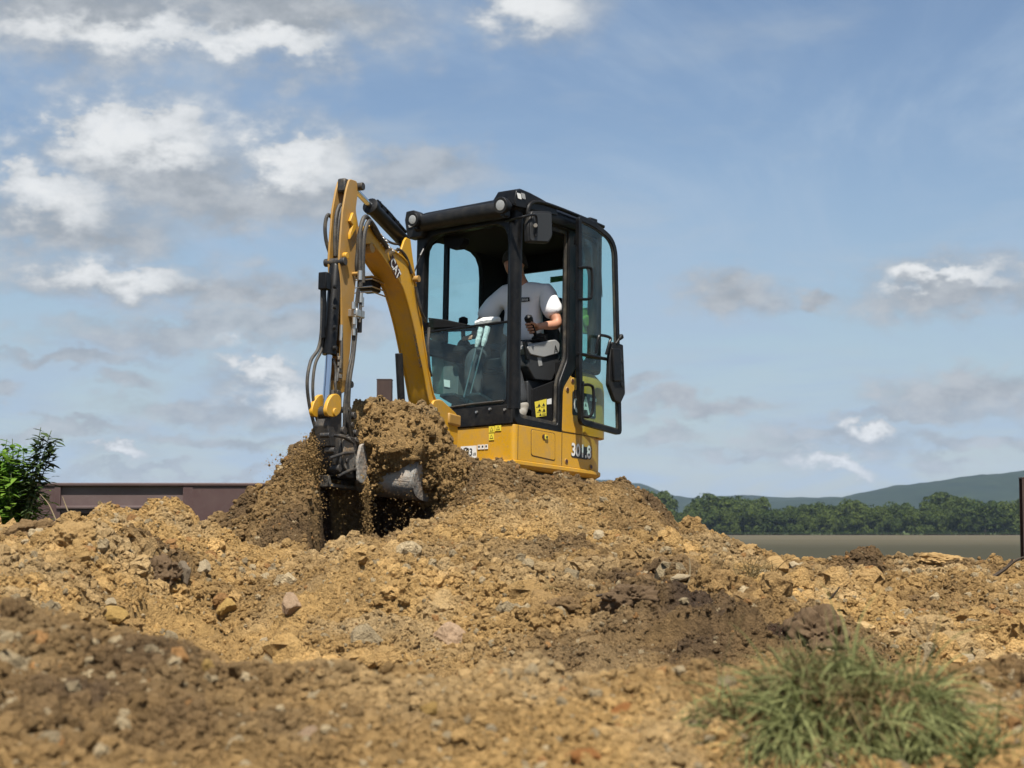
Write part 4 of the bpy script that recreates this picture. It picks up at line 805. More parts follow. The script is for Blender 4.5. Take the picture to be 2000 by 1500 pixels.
# bucket cylinder in front of the stick
a, b = PB(657, 508, 0), PB(635, 806, 0); u = (b - a) / np.linalg.norm(b - a); Lb = np.linalg.norm(b - a)
bc = bmb().tube([a, a + u * .02, a + u * .05, a + u * Lb * .60, a + u * Lb * .60, a + u * Lb * .625], [.024, .03, .042, .042, .046, .046], 18).build('bucket_cylinder', M_BLK, EX)
bmb().cyl(a + u * Lb * .62, b - u * .03, .0235).build('rod', M_CHROME, bc); bmb().cyl(b - (0, .03, 0), b + (0, .03, 0), .042).build('rod_eye', M_DARKST, bc, .004)
bmb().tube([PB(633, 545, -.02), PB(634, 600, -.02), PB(631, 660, -.02)], .013, 8).build('steel_pipe', M_BLK, bc); c = PB(634, 548, -.02); bmb().box(c + (-.03, -.03, -.06), c + (.03, .03, .05)).build('hose_block', M_BLK, bc, .006)
for k in (560, 600, 640, 680): c = PB(652, k, .045); bmb().cyl(c, c + (0, .02, 0), .014, n=10).build('fitting', M_BLKM, bc)
# tipping link: two curved yellow arms and the pin through them
lk = None
for s in (-.062, .066):
    q = [PB(*k, 0) * (1, 0, 1) + (0, s, 0) for k in ((632, 772), (640, 769), (648, 775), (650, 792), (647, 808), (636, 816), (622, 813), (619, 803), (623, 785))]
    o = bmb().prism(round_poly(q, .03, 3), (0, .026 * (1 if s < 0 else -1), 0)).build('tipping_link', M_YEL, EX, .004)
for (x, y, l, rr) in ((636, 806, .075, .026), (655, 842, .07, .026)):
    c = PB(x, y, 0); bmb().cyl(c - (0, l, 0), c - (0, .035, 0), rr).cyl(c + (0, .035, 0), c + (0, l, 0), rr).build('link_pin', M_YEL if y < 820 else M_DARKST, EX, .004)
q = [PB(*k, .0) for k in ((652, 742), (670, 742), (668, 762), (655, 770))]; bmb().prism([p + (0, .045, 0) for p in q], (0, -.09, 0)).build('stick_foot', M_YEL2, EX, .004)
q = [PB(*k, .05) for k in ((660, 760), (668, 765), (668, 830), (664, 872), (645, 872), (640, 830), (650, 800))]; bmb().prism(q, (0, -.10, 0)).build('stick_nose', M_DARKST, EX, .006)
# quick coupler and bucket
cp = PB(652, 868, 0)
cpl = bmb().prism(round_poly([cp + np.array(d) for d in ((.07, .085, .06), (.05, .085, -.14), (-.02, .085, -.21), (-.30, .085, -.20), (-.34, .085, -.06), (-.16, .085, .05))], .03, 3), (0, -.17, 0)).build('quick_coupler', M_DARKST, EX, .008)
for s in (-.10, .085): bmb().prism(round_poly([cp + np.array(d) for d in ((.05, s, .02), (.03, s, -.15), (-.06, s, -.19), (-.12, s, -.08), (-.03, s, .05))], .02, 3), (0, .015, 0)).build('coupler_cheek', M_STEEL, cpl, .003)
bmb().ring([PB(*k, 0) + (0, 0, 0) for k in ((641, 928), (644, 950), (700, 957), (706, 928))], [PB(*k, 0) for k in ((645, 930), (648, 944), (696, 951), (700, 930))], (0, -.12, 0)).build('coupler_hook', M_STEEL, cpl, .002)
bk0 = PB(742, 905, 0)
BY0, BW = .02, .43
# bucket shell in its own plane: back up, curved floor, lip towards the machine; tipped a little sideways
prof = [(-.06, .17), (-.02, .06), (.02, -.05), (.03, -.13), (-.02, -.19), (-.13, -.215), (-.30, -.20), (-.46, -.15), (-.52, -.11)]
def BK(p): 
    q = np.array(p, float); a = R(-6); y, z = q[1], q[2]; q = np.array([q[0], y * math.cos(a) - z * math.sin(a), y * math.sin(a) + z * math.cos(a)])
    return BL(q + np.array([cp[0] - .30, BY0 + .20, bk0[2] - .03]))
sp = spline([np.array((x, 0, z)) for x, z in prof], 3)
th = [p + np.array([-.016, 0, .012]) for p in sp]
outl = [p for p in sp] + th[::-1]
bucket = MB(BK).prism([p + (0, -BW / 2, 0) for p in outl], (0, BW, 0)).build('bucket', M_BUCKET, EX, .003)
for s in (-BW / 2 - .001, BW / 2 - .013): MB(BK).prism([p + (0, s, 0) for p in sp] + [np.array((-.50, s, -.05)), np.array((-.22, s, .12))], (0, .014, 0)).build('side_plate', M_BUCKET, bucket, .002)
for s in (-.14, .0, .14): MB(BK).loft([[(-.50, s - .025, -.135), (-.50, s + .025, -.135), (-.50, s + .025, -.095), (-.50, s - .025, -.095)], [(-.62, s - .014, -.08), (-.62, s + .014, -.08), (-.62, s + .014, -.07), (-.62, s - .014, -.07)]]).build('tooth', M_STEEL, bucket, .003)
MB(BK).box((.024, -.19, -.11), (.034, .19, -.075)).build('wear_strip', M_BUCKET, bucket, .003)
# lamp guard on the far side of the boom
c = PB(722, 560, -.12)
lg = bmb().box(c + (-.07, -.06, -.035), c + (.07, .05, .035)).build('boom_lamp', M_BLKM, EX, .01); bmb().box(c + (-.09, -.07, .045), c + (.09, .07, .055)).build('guard_top', M_YEL2, lg, .002)
for z in (-.055, -.02, .03): bmb().tube([c + (-.09, .07, z), c + (.09, .07, z), c + (.09, -.07, z)], .005, 6).build('guard_bar', M_ZINC, lg)
# hoses
def hose(pts, r=.012, m=None, name='hose'): return bmb().tube([PB(p[0], p[1], p[2]) for p in pts], r, 8, 6).build(name, m or M_HOSE, EX)
hose([(704, 560, .10), (703, 500, .10), (704, 450, .10), (712, 424, .10), (722, 430, .09), (732, 452, .085), (748, 474, .08)], .0145)
hose([(709, 552, .11), (709, 500, .11), (712, 455, .11), (721, 432, .11), (731, 442, .10), (742, 462, .09), (756, 484, .085)], .0145)
hose([(713, 424, .09), (727, 432, .08), (738, 456, .08), (750, 470, .08)], .004, M_ZINC, 'steel_line')
for p in ((703, 538), (707, 542), (704, 582), (706, 590)): c = PB(p[0], p[1], .10); bmb().cyl(c + (0, 0, -.03), c + (0, 0, .03), .016, n=12).build('hose_fitting', M_ZINC, EX)
c = PB(692, 612, .06); bmb().box(c + (-.05, -.02, -.03), c + (.05, .05, .02)).build('hose_manifold', M_ZINC, EX, .006)
for dx, dy in ((0, -14), (3, -4), (9, 5), (2, 16)): c = PB(690 + dx, 610 + dy, .09); bmb().cyl(c + (0, 0, -.025), c + (0, 0, .02), .014, n=8).build('hose_fitting', M_ZINC, EX)
hose([(700, 565, .10), (697, 590, .09), (694, 606, .08)], .012); hose([(705, 575, .10), (704, 600, .1), (702, 630, .1)], .011)
c = PB(702, 634, .08); bmb().cyl(c + (0, 0, -.05), c + (0, 0, .04), .017, n=12).build('quick_connector', M_DARKST, EX); c = PB(691, 640, .08); bmb().cyl(c + (0, 0, -.05), c + (0, 0, .03), .013, n=10).build('hose_fitting', M_ZINC, EX)
hose([(691, 640, .07), (688, 690, .07), (680, 730, .07), (676, 780, .06), (678, 820, .06), (684, 850, .05), (690, 880, .05)], .011)
hose([(696, 642, .08), (690, 700, .08), (684, 740, .08), (681, 790, .07), (684, 830, .06), (690, 860, .05)], .011)
hose([(667, 650, .05), (667, 690, .06), (664, 720, .06)], .010); c = PB(666, 650, .05); bmb().cyl(c + (0, 0, -.05), c + (0, 0, .05), .011, n=10).build('hose_fitting', M_ZINC, EX)
hose([(629, 560, -.04), (628, 640, -.04), (622, 680, -.05), (607, 705, -.06), (600, 745, -.06), (604, 790, -.06), (614, 830, -.05), (626, 866, -.03)], .011)
hose([(632, 640, -.03), (629, 680, -.04), (616, 710, -.05), (611, 750, -.05), (613, 790, -.05), (622, 830, -.04), (630, 860, -.03)], .010)
hose([(646, 500, -.06), (637, 470, -.07), (635, 440, -.07), (640, 420, -.06), (648, 425, -.05)], .012); hose([(655, 500, .0), (654, 460, .0), (657, 420, .0), (665, 400, .0), (672, 420, .0)], .0125); hose([(661, 500, .01), (660, 460, .01), (663, 425, .01), (668, 405, .01)], .0115)
hose([(812, 560, .085), (818, 590, .09), (824, 612, .09), (832, 628, .06)], .010); c = PB(811, 545, .08); bmb().cyl(c - (0, .02, 0), c + (0, .03, 0), .022).build('hose_clamp', M_YEL2, EX)
hose([(776, 486, .06), (786, 492, .07), (796, 508, .075), (804, 534, .08)], .010)
hose([(838, 640, .08), (836, 680, .085), (838, 715, .08), (842, 735, .075)], .011)
hose([(664, 860, .02), (668, 885, .04), (662, 905, .05), (668, 925, .05), (684, 930, .05)], .011); hose([(678, 850, .06), (688, 872, .07), (697, 862, .07), (704, 872, .07)], .010)
for (x, y) in ((676, 870), (684, 880), (690, 862), (666, 896), (697, 905)): c = PB(x, y, .06); bmb().cyl(c + (0, -.02, -.01), c + (0, .03, .01), .02, n=12).build('coupler_fitting', M_ZINC if y % 2 else M_DARKST, EX, .003)

q = [PB(*k, .12) for k in ((706, 868), (722, 864), (727, 905), (722, 948), (701, 942), (699, 900))]
bmb().prism(round_poly(q, .02, 3), (0, -.02, 0)).build('coupler_plate', M_BUCKET, cpl, .004)
hose([(672, 505, .02), (674, 480, .03), (680, 455, .03), (684, 430, .03), (682, 405, .02)], .010)
hose([(700, 545, .07), (696, 520, .075), (698, 490, .08), (700, 462, .09), (706, 440, .09)], .012)
hose([(652, 700, .03), (656, 725, .04), (655, 750, .05), (657, 775, .05)], .009); hose([(660, 690, .045), (661, 720, .05), (658, 745, .055)], .008)
hose([(690, 668, .05), (686, 700, .05), (678, 745, .055), (673, 790, .055), (672, 830, .05), (668, 858, .03)], .010)
hose([(757, 484, .07), (768, 490, .06), (778, 488, .04), (788, 482, .02)], .010); hose([(742, 460, .04), (756, 470, .03), (770, 476, .02), (784, 476, .01)], .009)
for (x, y, by) in ((751, 475, .08), (757, 488, .082), (746, 470, .08), (764, 494, .08)): c = PB(x, y, by); bmb().cyl(c + (0, -.02, -.015), c + (0, .02, .015), .014, n=10).build('hose_fitting', M_ZINC, EX, .002)
for (y, w) in ((700, .012), (712, .012), (724, .012), (735, .014)): c = PB(662, y, .048); bmb().box(c + (-.02, 0, -w), c + (.02, .012, w)).build('bolt_block', M_STEEL, EX, .003)
for (x, y, by, r_) in ((680, 800, .06, .02), (690, 812, .05, .024), (686, 830, .06, .018), (694, 846, .05, .022), (650, 880, .09, .02), (660, 915, .09, .024), (676, 900, .095, .018), (640, 850, .08, .016)): c = PB(x, y, by); bmb().cyl(c + (0, -.05, 0), c + (0, .015, 0), r_, n=14).build('coupler_pin', M_DARKST, EX, .003)
for (x0, y0, x1, y1) in ((650, 850, 690, 866), (644, 895, 690, 884), (660, 930, 700, 915)): a, b = PB(x0, y0, .095), PB(x1, y1, .095); bmb().tube([a, (a + b) / 2 + (0, .01, .01), b], .010, 8, 4).build('coupler_bar', M_DARKST, EX)

# ------------------------------------------------------------------ operator
M_SKIN = mat('skin', (.42, .20, .12), .55, var=.08, bump=.1, bump_scale=90)
M_SHIRT = mat('white_tshirt', (.74, .74, .75), .9, var=.05, bump=1.0, bump_scale=11)
M_TROUS = mat('grey_work_trousers', (.030, .033, .036), .9, var=.12, bump=.5, bump_scale=18)
M_BOOT = mat('grey_work_boots', (.22, .21, .19), .75, dirt=(.30, .23, .14), dirt_amt=.6, dirt_scale=14, bump=.3, bump_scale=40)
M_HAIR = mat('dark_hair', (.02, .015, .012), .8, bump=.6, bump_scale=120)
def skin_mesh(name, joints, bones, m, parent=None, root=0, sub=2):
    names = list(joints); me = bpy.data.meshes.new(name); me.from_pydata([joints[k][:3] for k in names], [(names.index(a), names.index(b)) for a, b in bones], [])
    o = link(name, me, parent); sk = o.modifiers.new('skin', 'SKIN'); sk.use_smooth_shade = True; sk.branch_smoothing = .6
    sub_ = o.modifiers.new('sub', 'SUBSURF'); sub_.levels = sub; sub_.render_levels = sub
    if not me.skin_vertices:
        bm = bmesh.new(); bm.from_mesh(me); bm.verts.layers.skin.verify(); bm.to_mesh(me); bm.free()
    for k, sv in enumerate(me.skin_vertices[0].data):
        r_ = joints[names[k]][3]; sv.radius = r_ if isinstance(r_, tuple) else (r_, r_); sv.use_root = (k == root)
    me.materials.append(m); return o
hand = jb + jd * .115; hu = np.array([0, 0, 1.])
el = np.array([-.665, -.135, 1.10]); wr = hand + (el - hand) / np.linalg.norm(el - hand) * .085 + (0, 0, .01)
J = dict(pelvis=(-.66, -.46, .95, .13), belly=(-.655, -.455, 1.10, .135), chest=(-.635, -.435, 1.28, .115), neck=(-.585, -.42, 1.44, .056), jaw=(-.52, -.43, 1.505, .064), head=(-.50, -.43, 1.565, .086), crown=(-.505, -.43, 1.63, .068),
         nose=(-.405, -.425, 1.54, .014), ear1=(-.51, -.34, 1.55, .016), ear2=(-.51, -.52, 1.55, .016),
         lsh=(-.655, -.255, 1.375, .050), lel=(*el, .044), lwr=(*wr, .029), rsh=(-.545, -.61, 1.355, .050), rel=(-.47, -.735, 1.11, .046), rwr=(-.36, -.68, 1.03, .030), rpalm=(-.31, -.655, 1.01, .028),
         lhip=(-.62, -.36, .92, .085), lkn=(-.30, -.31, .88, .06), lan=(-.33, -.20, .50, .045), rhip=(-.62, -.56, .92, .085), rkn=(-.27, -.60, .86, .06), ran=(-.24, -.58, .47, .045))
B = [('pelvis', 'belly'), ('belly', 'chest'), ('chest', 'neck'), ('neck', 'jaw'), ('jaw', 'head'), ('head', 'crown'), ('head', 'nose'), ('head', 'ear1'), ('head', 'ear2'), ('chest', 'lsh'), ('lsh', 'lel'), ('lel', 'lwr'), ('chest', 'rsh'), ('rsh', 'rel'), ('rel', 'rwr'), ('rwr', 'rpalm'),
     ('pelvis', 'lhip'), ('lhip', 'lkn'), ('lkn', 'lan'), ('pelvis', 'rhip'), ('rhip', 'rkn'), ('rkn', 'ran')]
# left hand closed round the joystick: palm behind the grip, four fingers over its outer side, thumb on the inner side
fwd = (hand - wr) * (1, 1, .3); fwd /= np.linalg.norm(fwd); sd = np.cross(hu, fwd); sd /= np.linalg.norm(sd)   # sd points to the inner side
J['lpalm'] = (*(wr + (hand - wr) * .55 - sd * .018), .026); B.append(('lwr', 'lpalm'))
for k, nm in enumerate(('index', 'middle', 'ring', 'little')):
    up = (.036, .013, -.010, -.032)[k]; ln = (.95, 1.05, 1.0, .82)[k]; o_ = hand + jd * up
    J[nm + 'a'] = (*(o_ - fwd * .012 - sd * .030), .0115); J[nm + 'b'] = (*(o_ + fwd * .030 * ln - sd * .026), .0098); J[nm + 'c'] = (*(o_ + fwd * .036 * ln + sd * .010), .009); J[nm + 'd'] = (*(o_ + fwd * .014 + sd * .026 * ln), .008)
    B += [('lpalm', nm + 'a'), (nm + 'a', nm + 'b'), (nm + 'b', nm + 'c'), (nm + 'c', nm + 'd')]
J['thumba'] = (*(hand - fwd * .030 + sd * .024 + jd * .02), .012); J['thumbb'] = (*(hand + sd * .034 + jd * .036), .010); J['thumbc'] = (*(hand + fwd * .022 + sd * .030 + jd * .046), .009)
B += [('lpalm', 'thumba'), ('thumba', 'thumbb'), ('thumbb', 'thumbc')]
for k, nm in enumerate(('rindex', 'rmiddle', 'rring', 'rlittle', 'rthumb')):
    o_ = np.array([-.27, -.655 + (.028, .010, -.010, -.028, .045)[k], 1.005]); J[nm + 'a'] = (*o_, .0105); J[nm + 'b'] = (*(o_ + (.03, 0, -.005)), .0095); J[nm + 'c'] = (*(o_ + (.035, 0, -.035)), .0085)
    B += [('rpalm', nm + 'a'), (nm + 'a', nm + 'b'), (nm + 'b', nm + 'c')]
OP = skin_mesh('person', J, B, M_SKIN); OP.matrix_world = EMAT
T(OP, 'operator in a white t-shirt sitting in the cab with a hand on the joystick', 'person')
JS = dict(p=(-.66, -.455, .93, (.165, .150)), b=(-.65, -.45, 1.08, (.172, .158)), c=(-.635, -.435, 1.25, (.172, .150)), c2=(-.62, -.43, 1.37, (.15, .11)), n=(-.60, -.42, 1.445, (.072, .07)),
          s=(-.655, -.252, 1.37, .090), e=(-.674, -.165, 1.155, .086), s2=(-.545, -.61, 1.355, .090), e2=(-.49, -.705, 1.15, .086))
shirt = skin_mesh('shirt', JS, [('p', 'b'), ('b', 'c'), ('c', 'c2'), ('c2', 'n'), ('c2', 's'), ('s', 'e'), ('c2', 's2'), ('s2', 'e2')], M_SHIRT, OP)
tx = bpy.data.textures.new('folds', 'CLOUDS'); tx.noise_scale = .07; dm = shirt.modifiers.new('folds', 'DISPLACE'); dm.texture = tx; dm.strength = .026; dm.mid_level = .5; dm.texture_coords = 'LOCAL'
JT = dict(p=(-.66, -.46, .90, .145), l=(-.60, -.36, .905, .10), k=(-.29, -.31, .885, .078), a=(-.335, -.203, .455, .062), r=(-.60, -.56, .905, .10), k2=(-.26, -.60, .865, .078), a2=(-.245, -.58, .44, .062))
skin_mesh('trousers', JT, [('p', 'l'), ('l', 'k'), ('k', 'a'), ('p', 'r'), ('r', 'k2'), ('k2', 'a2')], M_TROUS, OP)
for nm, a, b_ in (('boot', (-.335, -.20, .50), (-.20, -.155, .385)), ('boot', (-.245, -.58, .48), (-.10, -.56, .385))):
    a, b_ = np.array(a), np.array(b_)
    skin_mesh(nm, dict(t=(*a, .058), h=(*(a * (1, 1, 0) + (-.01, 0, .40)), .052), m=(*((a + b_) / 2 * (1, 1, 0) + (0, 0, .39)), .052), e=(*b_, .045)), [('t', 'h'), ('h', 'm'), ('m', 'e')], M_BOOT, OP, 1)
hr = MB(); rings = []
for i in range(7):
    th = .15 + i * .24; rings.append([(-.515 + .100 * math.sin(th) * math.cos(2 * math.pi * k / 18) * 1.06, -.43 + .100 * math.sin(th) * math.sin(2 * math.pi * k / 18) * .92, 1.578 + .118 * math.cos(th) - (.0 if math.cos(2 * math.pi * k / 18) > 0 else .035) * i / 6) for k in range(18)])
hr.loft(rings).build('hair', M_HAIR, OP)
from mathutils.bvhtree import BVHTree
dg = bpy.context.evaluated_depsgraph_get(); dg.update(); bv = BVHTree.FromObject(shirt, dg)
def on_shirt(px, py, off=.004):
    d = EM.T @ ray(px, py); o = -EM.T @ ET; h = bv.ray_cast(Vector(o), Vector(d).normalized())
    return None if h[0] is None else np.array(h[0] + h[1] * off)
q = [on_shirt(*k) for k in ((1016, 581.5), (1034.5, 581), (1035, 589), (1016, 591))]
if all(k is not None for k in q):
    n_ = np.cross(q[1] - q[0], q[3] - q[0]); n_ /= np.linalg.norm(n_); n_ = n_ if n_ @ (-EM.T @ ET - q[0]) > 0 else -n_
    lb = MB().prism([k + n_ * .004 for k in q], n_ * .002).build('chest_label', M_BPR, shirt)
    for k in range(6):
        a = .12 + k * .13; p0 = q[0] + (q[1] - q[0]) * a + (q[3] - q[0]) * .28 + n_ * .0065; p1 = p0 + (q[3] - q[0]) * .45; w_ = (q[1] - q[0]) * .055
        MB().prism([p0, p0 + w_, p1 + w_, p1], n_ * .0006).build('print', M_WHT, lb)
# jacket over the rear bulkhead
jk = empty('jacket'); jk.matrix_world = EMAT; T(jk, 'crumpled olive yellow jacket behind the seat, seen through the door glass', 'jacket')
q = [P(*k, 'y', -.12) for k in ((1128, 606), (1150, 602), (1161, 612), (1162, 632), (1146, 654), (1126, 650))]
MB().loft([[p + (0, .02, 0) for p in round_poly(q, .02)], [p + (0, -.06, .015) for p in round_poly(q, .03)], [p + (.02, -.16, 0) for p in round_poly(q, .02)]]).build('body', M_HIVIS, jk, .01)
MB().loft([[p + (.0, .035, 0) for p in round_poly([P(*k, 'y', -.12) for k in ((1130, 622), (1156, 612), (1158, 628), (1138, 640))], .02)], [p + (0, .0, 0) for p in round_poly([P(*k, 'y', -.12) for k in ((1128, 620), (1158, 608), (1160, 632), (1136, 645))], .02)]]).build('sleeve', M_HIVIS, jk, .008)

# ------------------------------------------------------------------ brown metal wall and posts behind the site
def WP(px, py, D): d = ray(px, py); return d * (D / d[1])
DW = 22.0
def wbox(px0, py0, px1, py1, d0, d1, mb=None):
    a, b = WP(px0, py0, DW), WP(px1, py1, DW); mb = mb or MB(); mb.box((a[0], DW + d0, b[2]), (b[0], DW + d1, a[2])); return mb
wr_ = empty('brown_wall', (0, 0, 0)); T(wr_, 'long brown metal wall with a paler recessed panel behind the dirt bank', 'wall')
wbox(-260, 945, 112, 1190, .02, .10).build('wall_sheet', M_BROWN, wr_, .006); wbox(372, 945, 760, 1190, .02, .10).build('wall_sheet', M_BROWN, wr_, .006)
wbox(-260, 943, 760, 949.5, .0, .14).build('top_rail', M_BROWN, wr_, .01)
wbox(112, 946, 358, 990, .06, .10).build('recessed_panel', M_BROWN2, wr_); wbox(110, 988, 360, 994, -.01, .15).build('panel_ledge', M_BROWN2, wr_, .008); wbox(110, 994, 360, 1003, .03, .12).build('bottom_rail', M_BROWN, wr_, .006)
wbox(106, 949.5, 113, 1190, .012, .12).build('upright', M_BROWN, wr_, .006); wbox(357, 949.5, 373, 1190, .012, .12).build('upright', M_BROWN, wr_, .006); wbox(112, 1003, 358, 1190, .2, .25).build('lower_sheet', M_BROWND, wr_)
def post(name, px0, px1, top, D, label):
    a, b = WP(px0, top, D), WP(px1, top, D); w = (b[0] - a[0]); c = (a[0] + b[0]) / 2; z0 = -1.4; e = empty(name, (c, D, z0)); h = a[2] - z0
    MB().box((-w / 2, -w * .5, 0), (w / 2, -w * .38, h)).box((-w / 2, w * .38, 0), (w / 2, w * .5, h)).box((-w * .07, -w * .38, 0), (w * .07, w * .38, h - .004)).build('beam', M_BROWND, e, .003)
    MB().box((-w * .52, -w * .52, h + .001), (w * .52, w * .52, h + .012)).build('cap_plate', M_BROWND, e, .002); T(e, label, 'post'); return e
post('steel_post', 737, 766, 743, 20.5, 'dark brown steel post rising behind the boom and bucket'); post('steel_post', 1993, 2016, 935, 15, 'dark brown steel post at the edge of the field')

# ------------------------------------------------------------------ shrub on the left
M_LEAF = leaf_mat('shrub_leaves', (.085, .19, .022), (.27, .40, .065), .45); M_STEM = mat('green_stem', (.10, .13, .04), .7, var=.2)
def leafy(name, base, stems, nleaf, leaf, label, cat, seed, mleaf=None, fold=.35):
    r_ = np.random.default_rng(seed); root = empty(name, base); V = []; Fc = []
    sm = MB()
    for (tip, bend) in stems:
        tip = np.array(tip, float); pts = [np.zeros(3), tip * .5 + np.array(bend), tip]; sp_ = spline(pts, 8); sm.tube(sp_, [max(.0025, .010 * (1 - i / len(sp_))) for i in range(len(sp_))], 5); sp_ = np.array(sp_)
        for k in range(nleaf):
            t = r_.uniform(.18, 1.0) ** .75; p = sp_[min(len(sp_) - 1, int(t * (len(sp_) - 1)))] + r_.normal(size=3) * .02
            a = r_.uniform(0, 6.28); out = np.array([math.cos(a), math.sin(a), r_.uniform(-.35, .75)]); out /= np.linalg.norm(out); L_ = leaf * r_.uniform(.6, 1.2); w = np.cross(out, (0, 0, 1)); w /= np.linalg.norm(w) + 1e-9; w *= L_ * .19; up = np.cross(w, out); up /= np.linalg.norm(up) + 1e-9
            b0 = len(V); dr = np.array([0, 0, -L_ * .22])
            V += [p, p + out * L_ * .35 + w - up * L_ * .02, p + out * L_ * .35 + up * L_ * .05 * 0, p + out * L_ * .35 - w, p + out * L_ * .72 + w * .7 + dr * .4, p + out * L_ * .72 + dr * .4 - up * L_ * .05, p + out * L_ * .72 - w * .7 + dr * .4, p + out * L_ + dr]
            Fc += [(b0, b0 + 2, b0 + 1), (b0, b0 + 3, b0 + 2), (b0 + 1, b0 + 2, b0 + 5, b0 + 4), (b0 + 2, b0 + 3, b0 + 6, b0 + 5), (b0 + 4, b0 + 5, b0 + 7), (b0 + 5, b0 + 6, b0 + 7)]
    sm.build('stems', M_STEM, root); me = bpy.data.meshes.new('leaves'); me.from_pydata([tuple(v) for v in V], [], Fc); me.materials.append(mleaf or M_LEAF); link('leaves', me, root)
    return T(root, label, cat)
b = WP(14, 1060, 11.6); r_ = np.random.default_rng(5); stems = []
for k in range(70):
    a = r_.uniform(0, 6.28); q = r_.uniform(.01, .32); h = .80 * (1 - .5 * (q / .32) ** 2) * r_.uniform(.72, 1.04); stems.append(((math.cos(a) * q * .95 - .01, math.sin(a) * q, h), r_.normal(size=3) * .03))
leafy('green_shrub', b - (0, 0, .12), stems, 62, .090, 'bright green leafy shrub at the left edge beside the brown wall', 'shrub', 8)
b2 = WP(38, 1060, 11.5)
leafy('young_shoot', b2, [((.15, .0, .70), (.0, 0, .03)), ((.19, .02, .74), (-.01, 0, .02)), ((.12, .02, .76), (0, 0, .0)), ((.22, .02, .66), (0, 0, .03))], 64, .105, 'taller shoot with drooping dark leaves standing out of the shrub', 'plant', 9, leaf_mat('shoot_leaves', (.030, .055, .018), (.07, .10, .035), .3))

# ------------------------------------------------------------------ single stones and clods
def hit(px, py, y0=2.2, y1=13.5):
    d = ray(px, py); ys_ = np.linspace(y0, y1, 2500); k = ys_ / d[1]; g = ground_z(d[0] * k, ys_, True); below = d[2] * k < g; i = int(np.argmax(below)) if below.any() else len(ys_) - 1
    return np.array([d[0] * k[i], ys_[i], g[i]])
from mathutils import noise as mnoise
def rock_mat(name, c, rough_noise=18):
    m = mat(name, c, .95, dirt=tuple(np.array(c) * .5), dirt_amt=.95, dirt_scale=rough_noise, var=.18, bump=.9, bump_scale=rough_noise * 4, spec=.15); return m
RM_ = dict(tan=rock_mat('tan_clay', (.48, .31, .13)), brown=rock_mat('brown_clay', (.25, .16, .075)), dark=rock_mat('dark_earth', (.19, .125, .07)), pale=rock_mat('pale_limestone', (.54, .43, .27)), yellow=rock_mat('yellow_sandstone', (.56, .36, .12)), pink=rock_mat('pinkish_stone', (.55, .38, .24)), orange=rock_mat('orange_stone', (.50, .22, .07)), grey=rock_mat('grey_stone', (.28, .22, .15)))
def stone(px, py, rx, ry, kind, name, label, cat, seed, hard=1.0, sink=.55):
    p = hit(px, py + ry * .7); s = p[1] / F; r_ = random.Random(seed); bm = bmesh.new(); bmesh.ops.create_icosphere(bm, subdivisions=5, radius=1)
    pl_ = [(Vector((r_.gauss(0, 1), r_.gauss(0, 1), r_.gauss(0, 1))).normalized(), r_.uniform(.55, .95)) for _ in range(11)]
    off = Vector((seed * 3.1, seed * 1.7, 0))
    for v in bm.verts:
        d = v.co.normalized(); rr = 1.0
        for n, h in pl_:
            q = d.dot(n)
            if q > .05: rr = min(rr, h / q)
        rr = rr * hard + (1 - hard) * .9
        rr *= 1 + (.06 + .40 * (1 - hard)) * mnoise.fractal(d * 1.9 + off, 1, 2, 3) + (.03 + .16 * (1 - hard)) * mnoise.fractal(d * 6 + off, .8, 2, 3) + (.07 if hard < .8 else .012) * mnoise.noise(d * 19 + off)
        v.co = d * rr
    me = bpy.data.meshes.new(name); bm.to_mesh(me); bm.free()
    me.polygons.foreach_set('use_smooth', [True] * len(me.polygons)); me.set_sharp_from_angle(angle=R(22 if hard > .8 else 60)); me.materials.append(RM_[kind]); o = link(name, me)
    o.location = (p[0], p[1], p[2] + ry * s * (1 - sink) * .55); o.scale = (rx * s * 1.12, (rx + ry) / 2 * s * 1.1, ry * s * 1.12); o.rotation_euler = (r_.uniform(-.2, .2), r_.uniform(-.25, .25), r_.uniform(0, 6.28) if abs(rx - ry) < 4 else r_.uniform(-.25, .25))
    return T(o, label, cat)
